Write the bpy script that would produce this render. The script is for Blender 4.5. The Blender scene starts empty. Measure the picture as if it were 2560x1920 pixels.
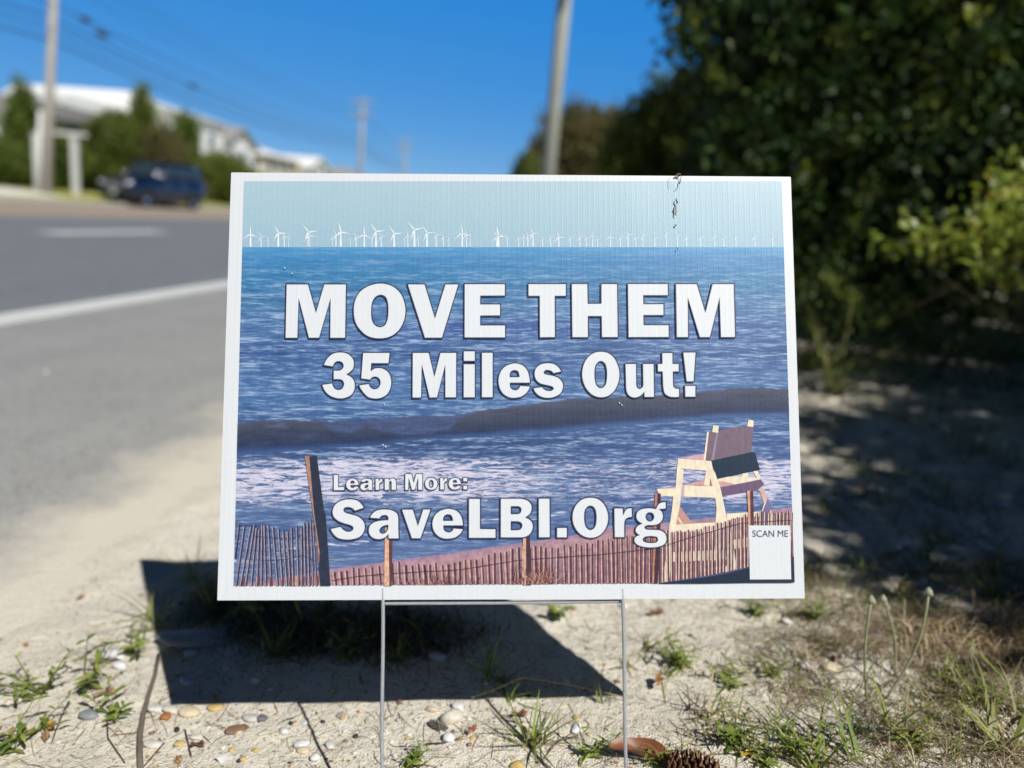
import bpy, math, random
import numpy as np
from mathutils import Vector, Matrix
from mathutils.geometry import tessellate_polygon

R = math.radians
sc = bpy.context.scene
C = sc.collection
# ------------------------------------------------------------------ camera
# world: X to the right across the road, Y along the road, Z up; asphalt at z = 0
CM = np.array([[0.9917918028795437, -0.09707676391675457, 0.0832173157966255],
               [0.10131275472328204, 0.19958612680486562, -0.9746287004379731],
               [0.07800477851596459, 0.9750597314495574, 0.20778299890557098]])
CP = np.array([0, 0, 0.72])
FPX = 1924.0
cam = bpy.data.cameras.new('camera'); cam_o = bpy.data.objects.new('camera', cam); C.objects.link(cam_o)
mw = Matrix(CM.tolist()).to_4x4(); mw.translation = Vector(CP); cam_o.matrix_world = mw
cam.sensor_width = 36; cam.lens = 36 * FPX / 2560
cam.clip_start = 0.02; cam.clip_end = 3000
cam.dof.use_dof = True; cam.dof.focus_distance = 0.845; cam.dof.aperture_fstop = 2.05
cam.dof.aperture_blades = 0
sc.camera = cam_o
# ------------------------------------------------------------------ light
SUN = np.array([0.4326546, -0.5147462, 0.7401664])        # towards the sun
wd = bpy.data.worlds.new("World"); sc.world = wd; wd.use_nodes = True
nt = wd.node_tree; bg = nt.nodes['Background']
sky = nt.nodes.new('ShaderNodeTexSky'); sky.sky_type = 'NISHITA'; sky.sun_disc = False
sky.sun_elevation = R(47.7); sky.sun_rotation = math.atan2(SUN[0], SUN[1])
sky.air_density = 0.5; sky.dust_density = 0.0; sky.ozone_density = 10; sky.altitude = 0
vm = nt.nodes.new('ShaderNodeVectorMath'); vm.operation = 'MULTIPLY_ADD'          # deep polarised autumn blue
vm.inputs[1].default_value = (0.70, 0.44, 0.12); vm.inputs[2].default_value = (-0.20, 1.42, 5.3)
tc = nt.nodes.new('ShaderNodeTexCoord'); sz = nt.nodes.new('ShaderNodeSeparateXYZ'); nt.links.new(tc.outputs['Generated'], sz.inputs[0])
fz = nt.nodes.new('ShaderNodeMapRange'); nt.links.new(sz.outputs[2], fz.inputs[0])      # zenith dimmed well below the horizon band to deepen the shadows
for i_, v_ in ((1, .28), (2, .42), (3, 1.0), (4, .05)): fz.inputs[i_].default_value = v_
fy = nt.nodes.new('ShaderNodeMapRange'); nt.links.new(sz.outputs[1], fy.inputs[0])      # sky behind the camera dimmed as well, for darker shadow fill
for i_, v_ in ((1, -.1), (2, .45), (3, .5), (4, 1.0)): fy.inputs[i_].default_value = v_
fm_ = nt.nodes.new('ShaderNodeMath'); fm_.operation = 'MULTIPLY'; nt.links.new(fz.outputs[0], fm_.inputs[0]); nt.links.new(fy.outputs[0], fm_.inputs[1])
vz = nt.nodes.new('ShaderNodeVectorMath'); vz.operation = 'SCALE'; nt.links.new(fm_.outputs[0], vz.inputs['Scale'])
vx = nt.nodes.new('ShaderNodeVectorMath'); vx.operation = 'MAXIMUM'; vx.inputs[1].default_value = (0.05, 0.05, 0.05)
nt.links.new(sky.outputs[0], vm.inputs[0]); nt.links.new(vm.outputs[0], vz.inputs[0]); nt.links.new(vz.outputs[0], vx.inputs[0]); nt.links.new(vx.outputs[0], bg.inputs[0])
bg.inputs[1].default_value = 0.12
sl = bpy.data.lights.new('sun', 'SUN'); sl.energy = 5.0; sl.angle = R(0.53); sl.color = (1.0, 0.985, 0.955)
so = bpy.data.objects.new('sun', sl); C.objects.link(so)
so.rotation_euler = Vector((-SUN).tolist()).to_track_quat('-Z', 'Y').to_euler(); so.location = (6, -7, 12)
sc.view_settings.view_transform = 'Standard'; sc.view_settings.look = 'None'
sc.view_settings.exposure = -0.04; sc.view_settings.gamma = 1
sc.cycles.use_denoising = True
sc.cycles.max_bounces = 6; sc.cycles.diffuse_bounces = 3; sc.cycles.transparent_max_bounces = 4

# ------------------------------------------------------------------ helpers
rng = np.random.default_rng(7)
def lin(c):
    return tuple(((v / 255) / 12.92 if v <= 10.3 else ((v / 255 + 0.055) / 1.055) ** 2.4) for v in c)
def unit(v): v = np.asarray(v, float); return v / (np.linalg.norm(v, axis=-1, keepdims=True) + 1e-12)

def hsh(ix, iy, s):
    h = (ix.astype(np.int64) * 374761393 + iy.astype(np.int64) * 668265263 + s * 1442695041) & 0x7fffffff
    h = ((h ^ (h >> 13)) * 1274126177) & 0x7fffffff
    return ((h ^ (h >> 16)) & 0xffff) / 65535.0
def vnoise(x, y, s=0):
    x = np.asarray(x, float); y = np.asarray(y, float)
    ix = np.floor(x); iy = np.floor(y); fx = x - ix; fy = y - iy
    fx = fx * fx * (3 - 2 * fx); fy = fy * fy * (3 - 2 * fy)
    a = hsh(ix, iy, s); b = hsh(ix + 1, iy, s); c = hsh(ix, iy + 1, s); d = hsh(ix + 1, iy + 1, s)
    return (a * (1 - fx) + b * fx) * (1 - fy) + (c * (1 - fx) + d * fx) * fy
def fbm(x, y, s=0, o=3):
    r = 0; a = 1; t = 0
    for k in range(o): r = r + a * vnoise(x * 2 ** k, y * 2 ** k, s + k); t += a; a *= .5
    return r / t
def sstep(a, b, x):
    t = np.clip((np.asarray(x, float) - a) / (b - a), 0, 1); return t * t * (3 - 2 * t)

def zbase(x, y):
    x = np.asarray(x, float); y = np.asarray(y, float)
    yy = np.clip(y, -1, 3)
    xe = np.where(x > 1.3, 1.3 + (x - 1.3) * .25, x); xe = np.minimum(xe, 4)
    zr = 0.1032 + 0.10755 * xe - 0.01267 * yy
    zr = np.where(y > 4, zr * .8 + .02, zr)
    zr = np.maximum(zr, -0.012)
    edge = -.96 + .16 * (fbm(y * 1.7, y * 0 + 3, 5) - .5) + .10 * (fbm(y * 9, x * 9, 6) - .5)
    w = sstep(edge - .16, edge + .22, x)
    z = -0.012 + (np.maximum(zr, 0.004) + .012) * w
    far = sstep(-20.1, -20.3, x)
    zl = .10 + .11 * np.clip(-20.3 - x, 0, 2.6) + .015 * np.clip(-22.9 - x, 0, 40) + .05 * (fbm(x * .3, y * .3, 9) - .5)
    return z * (1 - far) + zl * far
def zground(x, y):
    x = np.asarray(x, float); y = np.asarray(y, float)
    w = sstep(-1.15, -0.85, x) * sstep(40, 8, y)
    b = .016 * (fbm(x * 5, y * 5, 21) - .5) + .009 * (fbm(x * 17, y * 17, 22) - .5) + .0035 * (fbm(x * 55, y * 55, 23, 2) - .5)
    return zbase(x, y) + b * w * (1 + 1.3 * sstep(.12, .5, x))
def ray(px, py):
    return CM @ np.array([(px - 1280) / FPX, -(py - 960) / FPX, -1])
def at(px, py):
    d = ray(px, py); z = .1
    for _ in range(12):
        k = (z - CP[2]) / d[2]; p = CP + d * k; z = float(zground(p[0], p[1]))
    return np.array([p[0], p[1], z])
def ony(px, py, y):
    d = ray(px, py); return CP + d * (y / d[1])

class MB:
    """collects geometry for one mesh object"""
    def __init__(s): s.v = []; s.f = []; s.c = []; s.mi = []; s.n = 0; s.m = 0
    def add(s, v, f, col=None, mi=None):
        v = np.asarray(v, float).reshape(-1, 3); s.v.append(v)
        mi = s.m if mi is None else mi
        for q in f: s.f.append([i + s.n for i in q]); s.mi.append(mi)
        c = np.ones((len(v), 4)) if col is None else np.c_[np.broadcast_to(np.asarray(col, float)[..., :3], (len(v), 3)), np.ones(len(v))]
        s.c.append(c); s.n += len(v)
    def box(s, lo, hi, col=None, mi=None):
        (a, b, c), (d, e, f) = lo, hi
        s.add([(a, b, c), (d, b, c), (d, e, c), (a, e, c), (a, b, f), (d, b, f), (d, e, f), (a, e, f)],
              [(3, 2, 1, 0), (4, 5, 6, 7), (0, 1, 5, 4), (1, 2, 6, 5), (2, 3, 7, 6), (3, 0, 4, 7)], col, mi)
    def tube(s, pts, rad, n=8, col=None, cap=True, mi=None):
        pts = np.asarray(pts, float); rad = np.broadcast_to(rad, len(pts)); k = len(pts)
        t = unit(np.gradient(pts, axis=0)); ref = np.array([0, 0, 1.]) if abs(t[0][2]) < .9 else np.array([1., 0, 0])
        V = []; u = unit(np.cross(t[0], ref))
        for i in range(k):
            u = unit(u - t[i] * (u @ t[i])); w = np.cross(t[i], u)
            a = np.linspace(0, 2 * np.pi, n, endpoint=False)
            V.append(pts[i] + rad[i] * (np.cos(a)[:, None] * u + np.sin(a)[:, None] * w))
        F = [(i * n + j, i * n + (j + 1) % n, (i + 1) * n + (j + 1) % n, (i + 1) * n + j) for i in range(k - 1) for j in range(n)]
        if cap: F += [tuple(range(n))[::-1], tuple((k - 1) * n + j for j in range(n))]
        s.add(np.concatenate(V), F, col, mi)
    def lathe(s, prof, n=16, axis='z', org=(0, 0, 0), col=None, mi=None):
        a = np.linspace(0, 2 * np.pi, n, endpoint=False); V = []
        for r, h in prof:
            ring = np.stack([r * np.cos(a), r * np.sin(a), np.full(n, h)], 1)
            if axis == 'x': ring = ring[:, [2, 0, 1]]
            if axis == 'y': ring = ring[:, [0, 2, 1]]
            V.append(ring + org)
        k = len(prof)
        s.add(np.concatenate(V), [(i * n + j, i * n + (j + 1) % n, (i + 1) * n + (j + 1) % n, (i + 1) * n + j) for i in range(k - 1) for j in range(n)], col, mi)
    def prism(s, poly, lo, hi, axis='x', col=None, mi=None):
        n = len(poly); V = []
        for h in (lo, hi):
            for a, b in poly:
                V.append({'x': (h, a, b), 'y': (a, h, b), 'z': (a, b, h)}[axis])
        tri = tessellate_polygon([[Vector((a, b, 0)) for a, b in poly]])
        F = [tuple(t) for t in tri] + [tuple(i + n for i in t)[::-1] for t in tri] + [(i, (i + 1) % n, n + (i + 1) % n, n + i) for i in range(n)]
        s.add(V, F, col, mi)
    def mesh(s, name, mats, smooth=False):
        me = bpy.data.meshes.new(name)
        v = np.concatenate(s.v); me.from_pydata(v.tolist(), [], s.f)
        for m in (mats if isinstance(mats, (list, tuple)) else [mats]): me.materials.append(m)
        if any(s.mi): me.polygons.foreach_set('material_index', s.mi)
        at_ = me.color_attributes.new('Col', 'FLOAT_COLOR', 'POINT')
        at_.data.foreach_set('color', np.concatenate(s.c).astype(np.float32).ravel())
        if smooth: me.polygons.foreach_set('use_smooth', [True] * len(me.polygons))
        me.update(); return me
    def build(s, name, mats, parent=None, smooth=False):
        o = bpy.data.objects.new(name, s.mesh(name, mats, smooth)); C.objects.link(o)
        if parent is not None: o.parent = parent
        return o
def quick_mesh(name, V, F4, col, mats, parent=None, smooth=False):
    """fast path for big quad meshes"""
    me = bpy.data.meshes.new(name); V = np.asarray(V, np.float32); F4 = np.asarray(F4, np.int32); k = F4.shape[1]
    me.vertices.add(len(V)); me.vertices.foreach_set('co', V.ravel())
    me.loops.add(F4.size); me.loops.foreach_set('vertex_index', F4.ravel())
    me.polygons.add(len(F4)); me.polygons.foreach_set('loop_start', np.arange(0, F4.size, k, dtype=np.int32))
    try: me.polygons.foreach_set('loop_total', np.full(len(F4), k, np.int32))
    except Exception: pass
    me.update(calc_edges=True)
    if smooth: me.polygons.foreach_set('use_smooth', [True] * len(F4))
    if col is not None:
        a = me.color_attributes.new('Col', 'FLOAT_COLOR', 'POINT')
        a.data.foreach_set('color', np.c_[col, np.ones(len(V))].astype(np.float32).ravel())
    me.materials.append(mats); me.validate()
    o = bpy.data.objects.new(name, me); C.objects.link(o)
    if parent is not None: o.parent = parent
    return o
def empty(name, loc, rz=0):
    o = bpy.data.objects.new(name, None); C.objects.link(o); o.location = [float(q) for q in loc]; o.rotation_euler.z = rz
    o.empty_display_size = .1; return o
def tag(o, label=None, cat=None, group=None, kind=None):
    if label: o['label'] = label
    if cat: o['category'] = cat
    if group: o['group'] = group
    if kind: o['kind'] = kind
    return o
def dup(o, loc=None, rz=None, scale=None, parent=None):
    r = o.copy(); C.objects.link(r)
    if parent is not None: r.parent = parent
    for ch in list(o.children): dup(ch, parent=r)
    if loc is not None: r.location = [float(q) for q in loc]
    if rz is not None: r.rotation_euler.z = rz
    if scale is not None: r.scale = (scale,) * 3 if np.isscalar(scale) else scale
    return r

# ------------------------------------------------------------------ materials
class NT:
    def __init__(s, name):
        s.m = bpy.data.materials.new(name); s.m.use_nodes = True; s.t = s.m.node_tree; s.b = s.t.nodes['Principled BSDF']
    def n(s, typ, **k):
        nd = s.t.nodes.new('ShaderNode' + typ)
        for a, v in k.items():
            if a.startswith('i_'):
                key = a[2:]; key = int(key) if key.isdigit() else key.replace('_', ' ')
                s.set(nd.inputs[key], v)
            else: setattr(nd, a, v)
        return nd
    def set(s, inp, v):
        if isinstance(v, bpy.types.NodeSocket): s.t.links.new(v, inp)
        elif isinstance(v, tuple) and len(v) == 3 and len(getattr(inp, 'default_value', (0,) * 3)) == 4: inp.default_value = (*v, 1)
        else: inp.default_value = v
    def pos(s): return s.n('TexCoord').outputs['Object']
    def map(s, vec, sc_): return s.n('Mapping', i_Vector=vec, i_Scale=sc_).outputs[0]
    def noise(s, vec, scale, detail=3, rough=.55): return s.n('TexNoise', i_Vector=vec, i_Scale=scale, i_Detail=detail, i_Roughness=rough).outputs[0]
    def math(s, op, a, b=0.0, c=0.0, clamp=False):
        nd = s.n('Math', operation=op, use_clamp=clamp); s.set(nd.inputs[0], a); s.set(nd.inputs[1], b)
        s.set(nd.inputs[2], c); return nd.outputs[0]
    def rng_(s, v, a, b, c=0.0, d=1.0): return s.n('MapRange', i_0=v, i_1=a, i_2=b, i_3=c, i_4=d).outputs[0]
    def mix(s, fac, a, b, bt='MIX'):
        nd = s.n('Mix', data_type='RGBA', blend_type=bt); s.set(nd.inputs[0], fac); s.set(nd.inputs[6], a); s.set(nd.inputs[7], b); return nd.outputs[2]
    def attr(s, nm): return s.n('Attribute', attribute_name=nm)
    def bump(s, h, strength, dist, nrm=None):
        nd = s.n('Bump', i_Height=h, i_Strength=strength, i_Distance=dist)
        if nrm is not None: s.set(nd.inputs['Normal'], nrm)
        return nd.outputs[0]
    def out(s, col=None, rough=None, spec=None, nrm=None, **k):
        if col is not None: s.set(s.b.inputs['Base Color'], col)
        if rough is not None: s.set(s.b.inputs['Roughness'], rough)
        if spec is not None: s.set(s.b.inputs['Specular IOR Level'], spec)
        if nrm is not None: s.set(s.b.inputs['Normal'], nrm)
        for a, v in k.items(): s.set(s.b.inputs[a.replace('_', ' ')], v)
        return s.m
def simple(name, col, rough=.6, spec=.4, var=.15, scale=8., bump=0., bdist=.002, **k):
    t = NT(name); p = t.pos(); n = t.noise(p, scale, 4)
    c = t.mix(n, tuple(v * (1 - var) for v in col), tuple(min(1, v * (1 + var)) for v in col))
    return t.out(c, rough, spec, t.bump(n, bump, bdist) if bump else None, **k)
def leafmat(name, cols, rough=.42, spec=.45, transl=.3, vein=30.):
    """colour attribute red channel picks along cols"""
    t = NT(name); a = t.attr('Col'); sep = t.n('SeparateColor', i_0=a.outputs[0]).outputs[0]
    rp = t.n('ValToRGB', i_0=sep); e = rp.color_ramp.elements
    while len(e) < len(cols): e.new(.5)
    for i, c in enumerate(cols): e[i].position = i / max(1, len(cols) - 1); e[i].color = (*c, 1)
    p = t.pos(); n = t.noise(p, vein, 2)
    c = t.mix(t.rng_(n, .3, .7), rp.outputs[0], t.mix(.5, rp.outputs[0], (.5, .5, .5), 'MULTIPLY'))
    t.out(c, rough, spec)
    tr = t.n('BsdfTranslucent', i_Color=t.mix(.5, rp.outputs[0], (.9, 1.0, .3), 'OVERLAY'))
    mx = t.n('MixShader', i_0=transl); t.t.links.new(t.b.outputs[0], mx.inputs[1]); t.t.links.new(tr.outputs[0], mx.inputs[2])
    t.t.links.new(mx.outputs[0], t.t.nodes['Material Output'].inputs[0]); return t.m
def attrmat(name, rough=.6, spec=.3, var=.2, scale=60.):
    t = NT(name); a = t.attr('Col').outputs[0]; n = t.noise(t.pos(), scale, 3)
    c = t.mix(t.rng_(n, .25, .75), t.mix(1.0, a, (1 - var,) * 3, 'MULTIPLY'), a)
    return t.out(c, rough, spec)

# sand of the verge
def sand_mat():
    t = NT('sand'); p = t.pos()
    big = t.noise(p, 2.2, 4); mid = t.noise(p, 14, 5, .6); fine = t.noise(p, 420, 2)
    c = t.mix(t.rng_(big, .35, .7), (.76, .69, .555), (.83, .77, .645))
    c = t.mix(t.rng_(mid, .45, .75, 0, .45), c, (.64, .565, .445))
    v = t.n('TexVoronoi', i_Vector=p, i_Scale=330.0); vc = t.n('SeparateColor', i_0=v.outputs['Color'])
    c = t.mix(t.rng_(vc.outputs[0], .94, .96, 0, .6), c, (.30, .20, .12))
    c = t.mix(t.rng_(vc.outputs[1], .92, .94, 0, .8), c, (.82, .79, .74))
    c = t.mix(t.rng_(vc.outputs[2], .972, .98, 0, .7), c, (.09, .08, .075))
    v2 = t.n('TexVoronoi', i_Vector=p, i_Scale=120.0); vd = t.n('SeparateColor', i_0=v2.outputs['Color'])
    near = t.math('LESS_THAN', v2.outputs['Distance'], .35)
    c = t.mix(t.math('MULTIPLY', t.math('GREATER_THAN', vd.outputs[0], .93), near), c, (.74, .69, .6))
    c = t.mix(t.math('MULTIPLY', t.math('GREATER_THAN', vd.outputs[1], .965), near), c, (.5, .3, .13))
    # grassy far side
    sx = t.n('SeparateXYZ', i_0=p); far = t.rng_(sx.outputs[0], -20.2, -20.4)
    gn = t.noise(p, 1.1, 5); gcol = t.mix(t.rng_(gn, .35, .65), (.22, .25, .05), (.42, .38, .14))
    lot = t.math('MULTIPLY', t.rng_(sx.outputs[1], 30.2, 29.6), t.rng_(t.math('ADD', sx.outputs[0], t.math('MULTIPLY', gn, .6)), -20.6, -20.9))
    gcol = t.mix(lot, gcol, (.72, .69, .63))
    c = t.mix(far, c, gcol)
    h = t.math('ADD', t.math('MULTIPLY', mid, 1.6), t.math('ADD', fine, t.math('MULTIPLY', t.noise(p, 90, 3), 1.2)))
    return t.out(c, .95, .12, t.bump(h, .8, .005))
SAND = sand_mat()
def asphalt_mat(name, base, dusty):
    t = NT(name); p = t.pos(); sx = t.n('SeparateXYZ', i_0=p)
    n = t.noise(p, 3.1, 5, .6); st = t.noise(t.map(p, (2.2, .12, 1)), 2, 4); f = t.noise(p, 190, 2)
    c = t.mix(t.rng_(n, .3, .7), tuple(v * .9 for v in base), tuple(v * 1.1 for v in base))
    c = t.mix(t.rng_(st, .35, .7, 0, .5), c, tuple(v * 1.22 for v in base))
    v = t.n('TexVoronoi', i_Vector=p, i_Scale=110.0); vc = t.n('SeparateColor', i_0=v.outputs['Color'])
    c = t.mix(t.rng_(vc.outputs[0], .8, .95, 0, .5), c, (.42, .40, .36))
    c = t.mix(t.rng_(vc.outputs[1], .82, .95, 0, .6), c, tuple(v * .5 for v in base))
    if dusty:
        w = t.math('ADD', sx.outputs[0], t.math('MULTIPLY', t.math('SUBTRACT', t.noise(p, 3.4, 6, .7), .5), .6))
        c = t.mix(t.rng_(w, -1.24, -1.0, 0, .97), c, t.mix(t.rng_(f, .35, .65), (.60, .545, .44), (.74, .68, .56)))
        c = t.mix(t.rng_(w, -2.2, -1.1, 0, .10), c, (.58, .52, .42))
    return t.out(c, .85, .25, t.bump(t.math('ADD', t.math('MULTIPLY', t.noise(p, 30, 4), 1.5), t.math('ADD', f, vc.outputs[0])), .5, .004))
SHOULDER = asphalt_mat('shoulder_asphalt', (.285, .287, .28), True)
LANE = asphalt_mat('lane_asphalt', (.16, .175, .196), False)
BROWN = asphalt_mat('tan_asphalt', (.33, .265, .205), False)
ROADPAINT = simple('road_paint', (.62, .63, .60), .6, .3, .14, 9)

# ------------------------------------------------------------------ ground and road
def axis(segs):
    out = []
    for a, b, n in segs: out.append(np.linspace(a, b, n, endpoint=False))
    return np.concatenate(out + [np.array([segs[-1][1]])])
ax = axis([(-400, -40, 8), (-40, -22, 12), (-22, -19.5, 12), (-19.5, -1.5, 6), (-1.5, -.75, 34), (-.75, .9, 230), (.9, 2.6, 90), (2.6, 6, 26), (6, 30, 12), (30, 400, 8)])
ay = axis([(-60, -3, 14), (-3, .4, 20), (.4, 1.75, 190), (1.75, 3.6, 110), (3.6, 8, 60), (8, 40, 40), (40, 120, 20), (120, 1200, 10)])
GX, GY = np.meshgrid(ax, ay); GZ = zground(GX, GY)
nx = len(ax); ny = len(ay)
idx = np.arange(nx * ny).reshape(ny, nx)
F = np.stack([idx[:-1, :-1], idx[:-1, 1:], idx[1:, 1:], idx[1:, :-1]], -1).reshape(-1, 4)
g = quick_mesh('ground', np.stack([GX, GY, GZ], -1).reshape(-1, 3), F, None, SAND, None, True); tag(g, kind='structure')
def sheet(name, x0, x1, y0, y1, z, m, nseg=1):
    b = MB(); ys = np.linspace(y0, y1, nseg + 1)
    for i in range(nseg): b.add([(x0, ys[i], z), (x1, ys[i], z), (x1, ys[i + 1], z), (x0, ys[i + 1], z)], [(0, 1, 2, 3)])
    return b.build(name, m)
tag(sheet('road_shoulder', -3.03, -.75, -60, 1200, 0, SHOULDER), kind='structure')
tag(sheet('road', -12.0, -3.03, -60, 1200, 0, LANE), kind='structure')
tag(sheet('far_shoulder', -20.0, -12.0, -60, 1200, 0, BROWN), kind='structure')
tag(sheet('edge_line', -3.15, -2.89, -60, 1200, .004, ROADPAINT), kind='structure')
b = MB()
for y in (-13.6, -1.5, 10.73, 22.9, 35.1, 47.3, 59.5, 71.7, 84):
    b.add([(-8.14, y, .004), (-7.70, y, .004), (-7.70, y + 3.1, .004), (-8.14, y + 3.1, .004)], [(0, 1, 2, 3)])
tag(b.build('lane_line', ROADPAINT), kind='structure')
b = MB(); b.box((-20.3, -60, -.05), (-20.0, 1200, .12)); CONC = simple('concrete', (.45, .44, .41), .85, .2, .15, 3)
tag(b.build('kerb', CONC), kind='structure')

# ------------------------------------------------------------------ yard sign
SR = np.array([[0.9901521013267786, -0.10413676053415885, 0.09356469068840319], [0.12008968588889593, 0.28829818781903327, -0.9499803272928169], [0.07195334308613886, 0.9518611716031453, 0.2979648073397523]])
ST = np.array([-0.06740501354398831, 0.8005828929129187, 0.5521400057908672])
def S(px, py):
    """photo position -> place on the flat face of the board (metres right, metres up from its middle)"""
    d = ray(px, py); k = ((ST - CP) @ SR[:, 2]) / (d @ SR[:, 2]); q = (CP + d * k - ST) @ SR
    return q[0], q[1]
def SA(pts): return np.array([S(a, b) for a, b in pts])
sign = empty('yard_sign', (0, 0, 0)); M4 = Matrix(SR.tolist()).to_4x4(); M4.translation = Vector(ST); sign.matrix_world = M4
tag(sign, 'white bordered lawn sign reading MOVE THEM 35 Miles Out over a beach picture', 'sign')
def glossbits(t, p, flute=.35):
    wv = t.n('TexWave', i_Vector=p, i_Scale=1.0, wave_type='BANDS', bands_direction='X'); 
    sx = t.n('SeparateXYZ', i_0=p)
    ph = t.math('FRACT', t.math('MULTIPLY', sx.outputs[0], 1 / .0059))
    rib = t.math('POWER', t.math('ABSOLUTE', t.math('SUBTRACT', t.math('MULTIPLY', ph, 2.0), 1.0)), 6.0)
    jit = t.noise(t.map(p, (1, .25, 1)), 900, 2)
    fine = t.noise(p, 1500, 2)
    h = t.math('ADD', t.math('MULTIPLY', rib, flute), t.math('ADD', t.math('MULTIPLY', jit, .55), t.math('MULTIPLY', fine, .6)))
    big = t.noise(t.map(p, (1, .4, 1)), 9, 2)
    nb = t.bump(big, .25, .004)
    return t.bump(h, .5, .00036, nb)
def print_mat(name, col=None, noise=.10, sc_=(90, 420, 1)):
    t = NT(name); p = t.pos(); base = t.attr('Col').outputs[0] if col is None else None
    n = t.noise(t.map(p, sc_), 1.0, 4, .6)
    if col is None: c = t.mix(t.rng_(n, .3, .7, 0, 1), t.mix(1.0, base, (1 - noise,) * 3, 'MULTIPLY'), t.mix(1.0, base, (1 + noise,) * 3, 'MULTIPLY'))
    else: c = t.mix(t.rng_(n, .3, .7), tuple(v * (1 - noise) for v in col), tuple(v * (1 + noise) for v in col))
    return t.out(c, .40, .46, glossbits(t, p))
def sea_mat():
    t = NT('printed_sea_ink'); p = t.pos(); base = t.attr('Col').outputs[0]; fo = t.attr('Foam').outputs[2]; am = t.attr('Amp').outputs[2]
    n1 = t.noise(t.map(p, (15, 190, 1)), 1.0, 5, .62); n2 = t.noise(t.map(p, (70, 620, 1)), 1.0, 3, .62)
    k = t.math('ADD', t.math('MULTIPLY', t.math('SUBTRACT', n1, .5), 1.0), t.math('MULTIPLY', t.math('SUBTRACT', n2, .5), .9))
    k = t.math('MULTIPLY', k, t.math('MULTIPLY', am, 3.6))
    lo = t.mix(t.math('MULTIPLY', k, -1.0, clamp=True), base, t.mix(1.0, base, (.48, .54, .66), 'MULTIPLY'))
    c = t.mix(t.math('MULTIPLY', k, 1.0, clamp=True), lo, (.29, .40, .56))
    wp = t.n('VectorMath', operation='ADD'); t.set(wp.inputs[0], t.map(p, (22, 190, 1)))
    t.set(wp.inputs[1], t.n('VectorMath', operation='SCALE', i_0=t.n('TexNoise', i_Vector=t.map(p, (22, 90, 1)), i_Scale=1.0, i_Detail=2.0).outputs['Color'], i_Scale=2.2).outputs[0])
    f1 = t.noise(wp.outputs[0], 1.0, 5, .66)
    ridge = t.math('SUBTRACT', 1.0, t.math('MULTIPLY', t.math('ABSOLUTE', t.math('SUBTRACT', f1, .5)), 5.0), clamp=True)
    ff = t.math('ADD', t.math('MULTIPLY', ridge, .55), t.math('MULTIPLY', t.noise(t.map(p, (45, 420, 1)), 1.0, 4, .65), .75))
    th = t.math('SUBTRACT', 1.12, t.math('MULTIPLY', fo, .48))
    fm = t.math('MULTIPLY', t.math('SUBTRACT', ff, th), 5.0, clamp=True)
    c = t.mix(t.math('MULTIPLY', fm, .9), c, (.60, .57, .68))
    return t.out(c, .40, .46, glossbits(t, p))
BOARD = print_mat('corrugated_plastic', (.615, .635, .655), .02, (400, 6, 1))
WHITEINK = print_mat('white_lettering', (.615, .64, .66), .02, (400, 6, 1))
DARKINK = print_mat('dark_outline_ink', lin((44, 46, 76)), .1)
INK = print_mat('printed_ink'); SKYINK = print_mat('printed_sky_ink', None, .015, (60, 200, 1)); SEAINK = sea_mat()
FENCEINK = print_mat('printed_fence_ink', None, .3, (160, 160, 1))

# panel
cs = SA([(543, 1501), (2012, 1496), (1977, 442), (578, 431)])
def round_poly(c, r, k=4):
    out = []
    for i in range(4):
        p = c[i]; a = unit(c[i - 1] - p); bb = unit(c[(i + 1) % 4] - p)
        for j in range(k + 1):
            s_ = j / k; out.append((1 - s_) ** 2 * (p + a * r) + 2 * s_ * (1 - s_) * p + s_ ** 2 * (p + bb * r))
    return np.array(out)
pb = MB(); rp_ = round_poly(cs, .0012)
pb.prism([tuple(q) for q in rp_], -.004, 0, 'z'); panel = pb.build('panel', BOARD, sign)
# back of board carries no print
Q = np.array([(610, 453.3), (1954, 453.5), (1985.8, 1455.3), (584, 1464.5)])
def bil(s, t): return (Q[0] * (1 - s) + Q[1] * s) * (1 - t) + (Q[3] * (1 - s) + Q[2] * s) * t
def T_of(py, s):   # row parameter where the picture reaches photo height py
    a = Q[0][1] * (1 - s) + Q[1][1] * s; c = Q[3][1] * (1 - s) + Q[2][1] * s; return (py - a) / (c - a)
PD = .78
def prof(tab, y):
    ys = [q[0] for q in tab]; return PD * np.stack([np.interp(y, ys, [lin(q[1])[k] for q in tab]) for k in range(3)], -1)
def grid_print(name, rows, ns, colf, z, mat, parent, extra=None):
    """rows(s) -> list of photo heights; colf(px,py)->colour"""
    ss = np.linspace(0, 1, ns); P = np.array([[bil(s, T_of(y, s)) for s in ss] for y in range(0)]) if False else None
    PX = []; 
    cols_ = [rows(s) for s in ss]; nr = len(cols_[0])
    for r_ in range(nr):
        PX.append([bil(s, T_of(cols_[i][r_], s)) for i, s in enumerate(ss)])
    PX = np.array(PX); flat = PX.reshape(-1, 2); L = SA(flat)
    V = np.c_[L, np.full(len(L), z)]
    idx = np.arange(nr * ns).reshape(nr, ns); F = np.stack([idx[1:, :-1], idx[1:, 1:], idx[:-1, 1:], idx[:-1, :-1]], -1).reshape(-1, 4)
    o = quick_mesh(name, V, F, colf(flat[:, 0], flat[:, 1]), mat, parent)
    for nm, fn in (extra or {}).items():
        a = o.data.attributes.new(nm, 'FLOAT', 'POINT'); a.data.foreach_set('value', fn(flat[:, 0], flat[:, 1]).astype(np.float32))
    return o
SKYT = [(450, (176, 204, 216)), (540, (169, 199, 213)), (618, (162, 194, 212))]
grid_print('printed_sky', lambda s: list(np.linspace(T_ if False else Q[0][1] * (1 - s) + Q[1][1] * s, 617.9 + s * .4, 8)), 12, lambda x, y: prof(SKYT, y), .0003, SKYINK, panel)
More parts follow.
